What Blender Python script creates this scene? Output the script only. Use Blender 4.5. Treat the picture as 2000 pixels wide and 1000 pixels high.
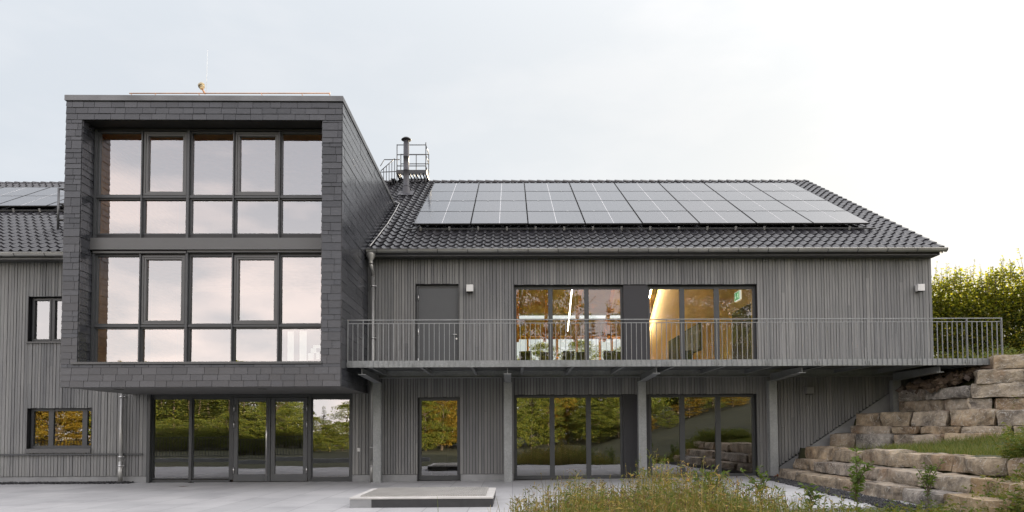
import bpy, math, random
from mathutils import Vector, Matrix, Euler, noise
R = math.radians
for o in list(bpy.data.objects): bpy.data.objects.remove(o)
S = bpy.context.scene
COL = S.collection

# ------------------------------------------------------------------ camera
cam_d = bpy.data.cameras.new('camera'); cam = bpy.data.objects.new('camera', cam_d); COL.objects.link(cam)
cam_d.sensor_width = 36.0; cam_d.lens = 23.994
cam_d.shift_x = -0.00775; cam_d.shift_y = 0.1447
cam_d.clip_start = 0.05; cam_d.clip_end = 3000
cam.matrix_world = (Matrix.Translation((0, -19.6, 1.4)) @ Matrix.Rotation(R(-0.657), 4, 'Z')
                    @ Matrix.Rotation(R(90 + 2.3115), 4, 'X') @ Matrix.Rotation(R(-0.296), 4, 'Z'))
S.camera = cam
S.render.resolution_x, S.render.resolution_y = 1024, 512

# ------------------------------------------------------------------ sky, sun, exposure
SUN_AZ, SUN_EL = R(31), R(9.2)           # azimuth to the right of +Y, behind the building
sun_v = Vector((math.sin(SUN_AZ) * math.cos(SUN_EL), math.cos(SUN_AZ) * math.cos(SUN_EL), math.sin(SUN_EL)))
W = bpy.data.worlds.new('World'); S.world = W; W.use_nodes = True
wn = W.node_tree; wn.nodes.clear()
def wnode(t, **k):
    n = wn.nodes.new(t)
    for a, b in k.items(): setattr(n, a, b)
    return n
def wmath(op, a, b=None, clamp=False):
    n = wnode('ShaderNodeMath', operation=op, use_clamp=clamp)
    for i, q in enumerate((a, b)):
        if q is None: continue
        if isinstance(q, (int, float)): n.inputs[i].default_value = q
        else: wn.links.new(q, n.inputs[i])
    return n.outputs[0]
sky = wnode('ShaderNodeTexSky', sky_type='NISHITA', sun_disc=False, sun_elevation=SUN_EL, sun_rotation=SUN_AZ,
            air_density=1.0, dust_density=1.5, ozone_density=1.0, altitude=300)
tc = wnode('ShaderNodeTexCoord')
def wdot(v):
    n = wnode('ShaderNodeVectorMath', operation='DOT_PRODUCT'); wn.links.new(tc.outputs['Generated'], n.inputs[0])
    n.inputs[1].default_value = v; return n.outputs['Value']
# thin bright cloud veil over the clear sky: thicker and lower behind the viewer, paler and bluer ahead
EXPO = 1.9; K = 2 ** -EXPO
back = wmath('MULTIPLY_ADD', wdot((0.12, -0.74, 0.66)), 0.5); back.node.inputs[2].default_value = 0.5
mr = wnode('ShaderNodeMapRange', interpolation_type='SMOOTHSTEP'); wn.links.new(back, mr.inputs['Value'])
for k_, v_ in (('From Min', 0.30), ('From Max', 0.82), ('To Min', 0.0), ('To Max', 1.0)): mr.inputs[k_].default_value = v_
el = wnode('ShaderNodeMapRange', interpolation_type='SMOOTHSTEP'); wn.links.new(wdot((0, 0, 1)), el.inputs['Value'])
for k_, v_ in (('From Min', 0.02), ('From Max', 0.45), ('To Min', 0.0), ('To Max', 1.0)): el.inputs[k_].default_value = v_
vb = wnode('ShaderNodeMix', data_type='RGBA'); wn.links.new(el.outputs[0], vb.inputs['Factor'])
vb.inputs['A'].default_value = (2.8 * K, 2.6 * K, 2.5 * K, 1); vb.inputs['B'].default_value = (1.62 * K, 1.62 * K, 1.72 * K, 1)
vc = wnode('ShaderNodeMix', data_type='RGBA'); wn.links.new(mr.outputs[0], vc.inputs['Factor'])
vc.inputs['A'].default_value = (0.735 * K, 0.785 * K, 0.845 * K, 1); wn.links.new(vb.outputs['Result'], vc.inputs['B'])
nz = wnode('ShaderNodeTexNoise'); mp = wnode('ShaderNodeMapping'); mp.inputs['Scale'].default_value = (4, 4, 11)
wn.links.new(tc.outputs['Generated'], mp.inputs['Vector']); wn.links.new(mp.outputs[0], nz.inputs['Vector'])
nz.inputs['Scale'].default_value = 1.3; nz.inputs['Detail'].default_value = 6; nz.inputs['Roughness'].default_value = 0.5
cl = wnode('ShaderNodeMapRange'); wn.links.new(nz.outputs['Fac'], cl.inputs['Value'])
for k_, v_ in (('From Min', 0.47), ('From Max', 0.66), ('To Min', 0.0), ('To Max', 1.0)): cl.inputs[k_].default_value = v_
cm = wnode('ShaderNodeMix', data_type='RGBA', blend_type='MULTIPLY'); wn.links.new(wmath('MULTIPLY', cl.outputs[0], wmath('ADD', mr.outputs[0], 0.14, True)), cm.inputs['Factor'])
wn.links.new(vc.outputs['Result'], cm.inputs['A']); cm.inputs['B'].default_value = (1.42, 1.30, 1.22, 1)
# brightening of the veil towards the sun
glow = wmath('POWER', wmath('MAXIMUM', wdot(sun_v), 0.0), 5.0)
gm = wnode('ShaderNodeMix', data_type='RGBA', blend_type='ADD'); wn.links.new(glow, gm.inputs['Factor'])
wn.links.new(cm.outputs['Result'], gm.inputs['A']); gm.inputs['B'].default_value = (0.21 * K, 0.17 * K, 0.10 * K, 1)
side = wmath('POWER', wmath('MAXIMUM', wdot((0.95, -0.14, 0.28)), 0.0), 6.0)     # added bright lobe, unseen off to the right, lights the slate side
sm = wnode('ShaderNodeMix', data_type='RGBA', blend_type='ADD'); wn.links.new(side, sm.inputs['Factor'])
wn.links.new(gm.outputs['Result'], sm.inputs['A']); sm.inputs['B'].default_value = (2.1 * K, 1.95 * K, 1.75 * K, 1); gm = sm
top = wmath('POWER', wmath('MAXIMUM', wdot((0.05, 0.52, 0.85)), 0.0), 34.0)     # added sky lobe high above the roof, brightens the solar panels
tm = wnode('ShaderNodeMix', data_type='RGBA', blend_type='ADD'); wn.links.new(top, tm.inputs['Factor'])
wn.links.new(gm.outputs['Result'], tm.inputs['A']); tm.inputs['B'].default_value = (0.85 * K, 0.85 * K, 0.85 * K, 1); gm = tm
tr_ = wmath('POWER', wmath('MAXIMUM', wdot((0.60, 0.38, 0.704)), 0.0), 20.0)     # second added lobe to its right, brightens the panels' right end
tn = wnode('ShaderNodeMix', data_type='RGBA', blend_type='ADD'); wn.links.new(tr_, tn.inputs['Factor'])
wn.links.new(gm.outputs['Result'], tn.inputs['A']); tn.inputs['B'].default_value = (1.2 * K, 1.15 * K, 1.05 * K, 1); gm = tn
b_sky = wnode('ShaderNodeBackground'); wn.links.new(sky.outputs[0], b_sky.inputs['Color']); b_sky.inputs['Strength'].default_value = 0.05
b_veil = wnode('ShaderNodeBackground'); wn.links.new(gm.outputs['Result'], b_veil.inputs['Color']); b_veil.inputs['Strength'].default_value = 1.0
mix = wnode('ShaderNodeMixShader'); mix.inputs[0].default_value = 0.97
wn.links.new(b_sky.outputs[0], mix.inputs[1]); wn.links.new(b_veil.outputs[0], mix.inputs[2])
wo = wnode('ShaderNodeOutputWorld'); wn.links.new(mix.outputs[0], wo.inputs['Surface'])
sd = bpy.data.lights.new('sun', 'SUN'); sd.energy = 5.0; sd.angle = R(0.5); sd.color = (1.0, 0.84, 0.62)
so = bpy.data.objects.new('sun', sd); COL.objects.link(so); so.rotation_euler = sun_v.to_track_quat('Z', 'Y').to_euler()
S.view_settings.view_transform = 'Standard'; S.view_settings.look = 'None'; S.view_settings.gamma = 1
S.view_settings.exposure = EXPO
S.cycles.max_bounces = 10; S.cycles.transparent_max_bounces = 16; S.cycles.sample_clamp_indirect = 6

# ------------------------------------------------------------------ materials
M = {}
def material(name):
    m = bpy.data.materials.new(name); m.use_nodes = True; M[name] = m
    nt = m.node_tree; return m, nt, nt.nodes['Principled BSDF']
def ln(nt, a, b): nt.links.new(a, b)
def coords(nt, scale=(1, 1, 1), space='Object', rot=(0, 0, 0)):
    t = nt.nodes.new('ShaderNodeTexCoord'); p = nt.nodes.new('ShaderNodeMapping')
    p.inputs['Scale'].default_value = scale; p.inputs['Rotation'].default_value = rot
    ln(nt, t.outputs[space], p.inputs['Vector']); return p.outputs[0]
def nnoise(nt, vec, scale, detail=4, rough=0.55):
    n = nt.nodes.new('ShaderNodeTexNoise'); ln(nt, vec, n.inputs['Vector'])
    n.inputs['Scale'].default_value = scale; n.inputs['Detail'].default_value = detail; n.inputs['Roughness'].default_value = rough
    return n.outputs['Fac']
def ramp(nt, fac, stops):
    r = nt.nodes.new('ShaderNodeValToRGB'); ln(nt, fac, r.inputs[0]); e = r.color_ramp.elements
    while len(e) < len(stops): e.new(0.5)
    for q, (p, c) in zip(e, stops): q.position = p; q.color = (*c, 1)
    return r.outputs[0]
def mixc(nt, fac, a, b, mode='MIX'):
    n = nt.nodes.new('ShaderNodeMix'); n.data_type = 'RGBA'; n.blend_type = mode
    for i, q in (('Factor', fac), ('A', a), ('B', b)):
        if isinstance(q, (int, float)): n.inputs[i].default_value = q
        elif isinstance(q, tuple): n.inputs[i].default_value = (*q, 1)
        else: ln(nt, q, n.inputs[i])
    return n.outputs['Result']
def island(nt):
    g = nt.nodes.new('ShaderNodeNewGeometry'); return g.outputs['Random Per Island']
def maprange(nt, v, a, b, c, d):
    n = nt.nodes.new('ShaderNodeMapRange'); ln(nt, v, n.inputs['Value'])
    for k, q in (('From Min', a), ('From Max', b), ('To Min', c), ('To Max', d)): n.inputs[k].default_value = q
    return n.outputs[0]
def bump(nt, b, h, strength=0.3, dist=0.01):
    n = nt.nodes.new('ShaderNodeBump'); n.inputs['Strength'].default_value = strength; n.inputs['Distance'].default_value = dist
    ln(nt, h, n.inputs['Height']); ln(nt, n.outputs[0], b.inputs['Normal'])
def plain(name, c, rough=0.6, metal=0.0, var=0.15, scale=3.0, spec=0.5):
    m, nt, b = material(name)
    f = nnoise(nt, coords(nt), scale, 5)
    k = ramp(nt, f, [(0.3, tuple(q * (1 - var) for q in c)), (0.7, tuple(min(1, q * (1 + var)) for q in c))])
    ln(nt, k, b.inputs['Base Color']); b.inputs['Roughness'].default_value = rough; b.inputs['Metallic'].default_value = metal
    b.inputs['Specular IOR Level'].default_value = spec
    return m, nt, b
def m_timber():
    m, nt, b = material('weathered_timber')
    f = nnoise(nt, coords(nt, (28, 28, 1.3)), 1.6, 6, 0.6)
    grain = ramp(nt, f, [(0.25, (0.84, 0.84, 0.84)), (0.75, (1.12, 1.12, 1.11))])
    base = ramp(nt, island(nt), [(0.0, (0.178, 0.182, 0.184)), (0.45, (0.203, 0.206, 0.207)), (0.8, (0.224, 0.226, 0.225)), (1, (0.246, 0.247, 0.244))])
    big = nnoise(nt, coords(nt, (0.5, 0.5, 0.25)), 1.0, 4)
    st = ramp(nt, big, [(0.3, (0.80, 0.80, 0.82)), (0.7, (1.14, 1.13, 1.11))])
    run = ramp(nt, nnoise(nt, coords(nt, (5, 5, 0.28)), 1.0, 5, 0.6), [(0.36, (0.83, 0.83, 0.84)), (0.52, (1.0, 1.0, 1.0)), (0.75, (1.08, 1.07, 1.05))])
    ln(nt, mixc(nt, 1.0, mixc(nt, 1.0, mixc(nt, 1.0, base, grain, 'MULTIPLY'), st, 'MULTIPLY'), run, 'MULTIPLY'), b.inputs['Base Color'])
    b.inputs['Roughness'].default_value = 0.75; b.inputs['Specular IOR Level'].default_value = 0.3
    bump(nt, b, f, 0.3, 0.004)
m_timber()
def m_slate():
    m, nt, b = material('slate')
    f = nnoise(nt, coords(nt, (1, 1, 3)), 7, 6, 0.65)
    base = ramp(nt, island(nt), [(0, (0.026, 0.028, 0.033)), (0.5, (0.034, 0.036, 0.042)), (1, (0.048, 0.050, 0.057))])
    ln(nt, mixc(nt, 1.0, base, ramp(nt, f, [(0.2, (0.75, 0.75, 0.75)), (0.8, (1.3, 1.3, 1.3))]), 'MULTIPLY'), b.inputs['Base Color'])
    ln(nt, maprange(nt, f, 0.3, 0.7, 0.18, 0.28), b.inputs['Roughness'])
    bump(nt, b, f, 0.22, 0.004)
m_slate()
plain('anthracite_metal', (0.046, 0.049, 0.053), 0.42, 0.0, 0.06, 2)
plain('reveal_metal', (0.016, 0.016, 0.018), 0.5, 0.0, 0.05, 2)
plain('anthracite_panel', (0.024, 0.024, 0.029), 0.55, 0.0, 0.05, 2)
plain('door_paint', (0.072, 0.076, 0.081), 0.45, 0.0, 0.05, 2)
plain('spandrel_metal', (0.085, 0.086, 0.088), 0.40, 0.0, 0.06, 1.5)
plain('zinc', (0.38, 0.38, 0.37), 0.42, 0.6, 0.2, 1.2)
plain('dark_zinc', (0.12, 0.122, 0.125), 0.4, 0.6, 0.2, 1.5)
plain('plate_steel', (0.40, 0.39, 0.37), 0.5, 0.3, 0.12, 3)
plain('dark_steel', (0.045, 0.046, 0.05), 0.5, 0.2, 0.1, 3)
plain('flue_steel', (0.055, 0.055, 0.062), 0.45, 0.3, 0.12, 2)
plain('shaded_lamp_grey', (0.16, 0.16, 0.158), 0.5)  # darker lamp housing, with the shade under the balcony put into its grey
plain('copper', (0.50, 0.29, 0.17), 0.45, 0.7, 0.2, 4)
plain('gold_paint', (0.42, 0.36, 0.24), 0.5, 0.2, 0.1, 4)
plain('steel', (0.6, 0.6, 0.6), 0.28, 0.9, 0.05, 4)
plain('concrete', (0.25, 0.255, 0.26), 0.85, 0.0, 0.16, 2.2)
plain('pale_concrete', (0.48, 0.47, 0.45), 0.85, 0.0, 0.12, 3)
plain('dark_rubber', (0.035, 0.035, 0.037), 0.7, 0.0, 0.2, 6)
plain('white_plastic', (0.62, 0.62, 0.61), 0.4, 0.0, 0.05, 4)
plain('membrane', (0.028, 0.028, 0.028), 0.8)
plain('black', (0.012, 0.012, 0.012), 0.6, 0.0, 0.1, 4)
plain('soffit_board', (0.115, 0.113, 0.110), 0.7, 0.0, 0.06, 1)
plain('ochre_wall', (0.70, 0.49, 0.21), 0.7, 0.0, 0.10, 0.8)
plain('ceiling_wood', (0.42, 0.31, 0.15), 0.6, 0.0, 0.12, 2)
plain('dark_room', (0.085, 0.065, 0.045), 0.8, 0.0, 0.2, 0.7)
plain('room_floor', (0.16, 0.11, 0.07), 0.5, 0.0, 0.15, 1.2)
plain('deck', (0.13, 0.135, 0.135), 0.6, 0.2, 0.15, 2)
def m_galv():
    m, nt, b = material('galvanised_steel')
    v = nt.nodes.new('ShaderNodeTexVoronoi'); v.inputs['Scale'].default_value = 26; ln(nt, coords(nt), v.inputs['Vector'])
    f = nnoise(nt, coords(nt, (1, 1, 0.6)), 3, 6, 0.65)
    a = ramp(nt, v.outputs['Color'], [(0, (0.24, 0.25, 0.255)), (1, (0.30, 0.31, 0.315))])
    ln(nt, mixc(nt, 1.0, a, ramp(nt, f, [(0.3, (0.84, 0.85, 0.84)), (0.7, (1.12, 1.12, 1.12))]), 'MULTIPLY'), b.inputs['Base Color'])
    b.inputs['Metallic'].default_value = 0.35; b.inputs['Roughness'].default_value = 0.5
m_galv()
def m_wood():
    m, nt, b = material('glulam_wood')
    f = nnoise(nt, coords(nt, (1.5, 1.5, 9)), 3, 5)
    ln(nt, ramp(nt, f, [(0.25, (0.36, 0.155, 0.04)), (0.75, (0.55, 0.27, 0.085))]), b.inputs['Base Color']); b.inputs['Roughness'].default_value = 0.5
m_wood()
def m_tile():
    m, nt, b = material('roof_tile')
    f = nnoise(nt, coords(nt), 2.0, 4)
    ln(nt, ramp(nt, f, [(0.3, (0.019, 0.019, 0.024)), (0.7, (0.040, 0.039, 0.044))]), b.inputs['Base Color'])
    ln(nt, maprange(nt, f, 0.3, 0.7, 0.26, 0.36), b.inputs['Roughness'])
m_tile()
def m_panel():
    m, nt, b = material('solar_cells')
    v = coords(nt, (1, 1, 1), 'Object')
    br = nt.nodes.new('ShaderNodeTexBrick'); ln(nt, v, br.inputs['Vector']); br.offset = 0.0
    br.inputs['Scale'].default_value = 1.0; br.inputs['Brick Width'].default_value = 0.158; br.inputs['Row Height'].default_value = 0.158
    br.inputs['Mortar Size'].default_value = 0.003; br.inputs['Mortar Smooth'].default_value = 0.2
    br.inputs['Color1'].default_value = (0.018, 0.021, 0.030, 1); br.inputs['Color2'].default_value = (0.022, 0.025, 0.034, 1); br.inputs['Mortar'].default_value = (0.06, 0.06, 0.07, 1)
    oi = nt.nodes.new('ShaderNodeObjectInfo')
    ln(nt, br.outputs['Color'], b.inputs['Base Color']); ln(nt, maprange(nt, oi.outputs['Random'], 0, 1, 0.09, 0.17), b.inputs['Roughness'])
    b.inputs['IOR'].default_value = 1.9
m_panel()
plain('backsheet', (0.55, 0.55, 0.56), 0.35, 0.0, 0.05)
def m_glass(name, f0, tint):
    m = bpy.data.materials.new(name); m.use_nodes = True; M[name] = m; nt = m.node_tree; nt.nodes.clear()
    t = nt.nodes.new('ShaderNodeBsdfTransparent'); t.inputs['Color'].default_value = (*tint, 1)
    g = nt.nodes.new('ShaderNodeBsdfGlossy'); g.inputs['Roughness'].default_value = 0.0; g.inputs['Color'].default_value = (0.97, 0.975, 1.0, 1)
    lw = nt.nodes.new('ShaderNodeLayerWeight'); lw.inputs['Blend'].default_value = 0.5
    p = nt.nodes.new('ShaderNodeMath'); p.operation = 'POWER'; ln(nt, lw.outputs['Facing'], p.inputs[0]); p.inputs[1].default_value = 4
    # panes are never dead flat: a faint long-wave ripple bends the reflection
    n = nt.nodes.new('ShaderNodeTexNoise'); n.inputs['Scale'].default_value = 1.1; n.inputs['Detail'].default_value = 1
    ln(nt, coords(nt), n.inputs['Vector'])
    bp = nt.nodes.new('ShaderNodeBump'); bp.inputs['Strength'].default_value = 0.03; bp.inputs['Distance'].default_value = 0.05
    ln(nt, n.outputs['Fac'], bp.inputs['Height']); ln(nt, bp.outputs[0], g.inputs['Normal'])
    x = nt.nodes.new('ShaderNodeMixShader'); ln(nt, maprange(nt, p.outputs[0], 0, 1, f0, 1.0), x.inputs[0])
    ln(nt, t.outputs[0], x.inputs[1]); ln(nt, g.outputs[0], x.inputs[2])
    o = nt.nodes.new('ShaderNodeOutputMaterial'); ln(nt, x.outputs[0], o.inputs['Surface'])
m_glass('window_glass', 0.28, (0.80, 0.84, 0.80))
m_glass('clear_glass', 0.10, (0.90, 0.92, 0.90))
def emit(name, c, s):
    m = bpy.data.materials.new(name); m.use_nodes = True; M[name] = m; b = m.node_tree.nodes['Principled BSDF']
    b.inputs['Base Color'].default_value = (*c, 1); b.inputs['Emission Color'].default_value = (*c, 1); b.inputs['Emission Strength'].default_value = s
emit('lamp_strip', (1.0, 0.86, 0.62), 55.0)
emit('lamp_dim', (1.0, 0.92, 0.78), 5.0)
emit('exit_green', (0.03, 0.42, 0.14), 0.15); emit('exit_white', (0.95, 1.0, 0.92), 0.17)
def m_paving():
    m, nt, b = material('paving_slabs')
    v = coords(nt, (1, 1, 1), 'Object', (0, 0, R(90)))
    br = nt.nodes.new('ShaderNodeTexBrick'); ln(nt, v, br.inputs['Vector']); br.offset = 0.5
    br.inputs['Scale'].default_value = 1.0; br.inputs['Brick Width'].default_value = 1.2; br.inputs['Row Height'].default_value = 0.8
    br.inputs['Mortar Size'].default_value = 0.009; br.inputs['Mortar Smooth'].default_value = 0.3; br.inputs['Bias'].default_value = 0.0
    br.inputs['Color1'].default_value = (0.345, 0.348, 0.356, 1); br.inputs['Color2'].default_value = (0.405, 0.406, 0.413, 1); br.inputs['Mortar'].default_value = (0.225, 0.225, 0.23, 1)
    f = nnoise(nt, coords(nt), 0.7, 7, 0.62); g = nnoise(nt, coords(nt), 60, 2)
    c = mixc(nt, 1.0, br.outputs['Color'], ramp(nt, f, [(0.28, (0.78, 0.78, 0.79)), (0.5, (1.0, 1.0, 1.0)), (0.7, (1.1, 1.1, 1.09))]), 'MULTIPLY')
    c = mixc(nt, 1.0, c, ramp(nt, g, [(0.3, (0.93, 0.93, 0.93)), (0.7, (1.06, 1.06, 1.06))]), 'MULTIPLY')
    ln(nt, c, b.inputs['Base Color']); b.inputs['Roughness'].default_value = 0.7
m_paving()
def m_stone():
    m, nt, b = material('sandstone')
    v = coords(nt); oi = nt.nodes.new('ShaderNodeObjectInfo')
    off = nt.nodes.new('ShaderNodeVectorMath'); off.operation = 'ADD'; ln(nt, v, off.inputs[0])
    cb = nt.nodes.new('ShaderNodeCombineXYZ'); mm = nt.nodes.new('ShaderNodeMath'); mm.operation = 'MULTIPLY'; ln(nt, oi.outputs['Random'], mm.inputs[0]); mm.inputs[1].default_value = 40
    ln(nt, mm.outputs[0], cb.inputs[0]); ln(nt, cb.outputs[0], off.inputs[1]); v = off.outputs[0]
    base = ramp(nt, oi.outputs['Random'], [(0, (0.265, 0.220, 0.165)), (0.3, (0.335, 0.277, 0.202)), (0.55, (0.285, 0.250, 0.207)), (0.8, (0.350, 0.262, 0.163)), (1, (0.240, 0.226, 0.210))])
    f = nnoise(nt, v, 2.6, 8, 0.68)
    rust = nnoise(nt, v, 1.1, 4)
    c = mixc(nt, 1.0, base, ramp(nt, f, [(0.34, (0.36, 0.36, 0.38)), (0.66, (1.55, 1.52, 1.46))]), 'MULTIPLY')
    c = mixc(nt, maprange(nt, rust, 0.52, 0.72, 0, 0.6), c, (0.22, 0.115, 0.045))
    w = nt.nodes.new('ShaderNodeTexNoise'); w.inputs['Scale'].default_value = 3.4; w.inputs['Detail'].default_value = 6; w.inputs['Distortion'].default_value = 1.6; ln(nt, v, w.inputs['Vector'])
    d = nt.nodes.new('ShaderNodeMath'); d.operation = 'SUBTRACT'; ln(nt, w.outputs['Fac'], d.inputs[0]); d.inputs[1].default_value = 0.5
    ab = nt.nodes.new('ShaderNodeMath'); ab.operation = 'ABSOLUTE'; ln(nt, d.outputs[0], ab.inputs[0])
    c = mixc(nt, maprange(nt, ab.outputs[0], 0.0, 0.014, 0.75, 0), c, (0.52, 0.50, 0.46))
    ln(nt, c, b.inputs['Base Color']); b.inputs['Roughness'].default_value = 0.9; b.inputs['Specular IOR Level'].default_value = 0.25
    f2 = nnoise(nt, v, 14, 6, 0.7); ad = nt.nodes.new('ShaderNodeMath'); ad.operation = 'MULTIPLY_ADD'; ln(nt, f2, ad.inputs[0]); ad.inputs[1].default_value = .35; ln(nt, f, ad.inputs[2])
    bump(nt, b, ad.outputs[0], 1.0, 0.08)
m_stone()
def m_leaf(name, cols, trans=0.45, sh=0.55):
    m = bpy.data.materials.new(name); m.use_nodes = True; M[name] = m; nt = m.node_tree; nt.nodes.clear()
    r = island(nt); n = len(cols)
    c = ramp(nt, r, [(i / (n - 1), q) for i, q in enumerate(cols)])
    d = nt.nodes.new('ShaderNodeBsdfPrincipled'); d.inputs['Roughness'].default_value = sh; d.inputs['Specular IOR Level'].default_value = 0.3; ln(nt, c, d.inputs['Base Color'])
    t = nt.nodes.new('ShaderNodeBsdfTranslucent')
    ln(nt, mixc(nt, 1.0, c, (1.7, 1.6, 0.7), 'MULTIPLY'), t.inputs['Color'])
    x = nt.nodes.new('ShaderNodeMixShader'); x.inputs[0].default_value = trans; ln(nt, d.outputs[0], x.inputs[1]); ln(nt, t.outputs[0], x.inputs[2])
    o = nt.nodes.new('ShaderNodeOutputMaterial'); ln(nt, x.outputs[0], o.inputs['Surface'])
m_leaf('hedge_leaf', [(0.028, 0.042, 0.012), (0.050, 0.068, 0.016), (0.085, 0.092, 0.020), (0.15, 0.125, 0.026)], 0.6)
m_leaf('hedge_sunlit_leaf', [(0.080, 0.105, 0.018), (0.14, 0.160, 0.026), (0.20, 0.19, 0.034), (0.058, 0.082, 0.016)], 0.65)  # yellower upper leaves: sunlight on the hedge top put into the colour
m_leaf('green_leaf', [(0.055, 0.095, 0.014), (0.105, 0.145, 0.02), (0.18, 0.20, 0.028), (0.27, 0.23, 0.03)], 0.15)
m_leaf('golden_leaf', [(0.20, 0.13, 0.014), (0.30, 0.20, 0.02), (0.14, 0.13, 0.018), (0.34, 0.17, 0.016)], 0.15)
m_leaf('needle', [(0.04, 0.060, 0.014), (0.09, 0.11, 0.02), (0.18, 0.175, 0.028)], 0.15)
m_leaf('sapling_leaf', [(0.06, 0.10, 0.02), (0.09, 0.14, 0.03), (0.12, 0.17, 0.04)], 0.35)
m_leaf('dry_grass', [(0.25, 0.18, 0.07), (0.38, 0.29, 0.12), (0.17, 0.17, 0.045), (0.20, 0.11, 0.045), (0.11, 0.14, 0.035), (0.42, 0.35, 0.16), (0.14, 0.09, 0.04)], 0.35)
m_leaf('green_grass', [(0.06, 0.10, 0.018), (0.10, 0.145, 0.028), (0.15, 0.165, 0.038), (0.20, 0.175, 0.055)], 0.35)
m_leaf('petal', [(0.60, 0.42, 0.03), (0.55, 0.40, 0.05), (0.42, 0.28, 0.40), (0.55, 0.30, 0.06)], 0.3)
m_leaf('seed_head', [(0.06, 0.035, 0.02), (0.13, 0.07, 0.035), (0.17, 0.11, 0.06), (0.05, 0.035, 0.03)], 0.1)
m_leaf('chip', [(0.018, 0.018, 0.020), (0.035, 0.035, 0.038), (0.06, 0.06, 0.062)], 0.0, 0.7)
m_leaf('rubble_stone', [(0.10, 0.075, 0.055), (0.16, 0.12, 0.085), (0.08, 0.055, 0.04), (0.13, 0.11, 0.10)], 0.0, 0.9)
m_leaf('dead_leaf', [(0.20, 0.075, 0.03), (0.26, 0.11, 0.045), (0.14, 0.06, 0.03)], 0.1)
plain('bark', (0.11, 0.085, 0.06), 0.9, 0.0, 0.3, 6)
def m_soil():
    m, nt, b = material('grassy_soil')
    f = nnoise(nt, coords(nt), 1.2, 8, 0.65)
    ln(nt, ramp(nt, f, [(0.3, (0.026, 0.026, 0.010)), (0.5, (0.038, 0.042, 0.012)), (0.7, (0.066, 0.060, 0.018))]), b.inputs['Base Color']); b.inputs['Roughness'].default_value = 0.95
    bump(nt, b, f, 0.6, 0.05)
m_soil()

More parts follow.
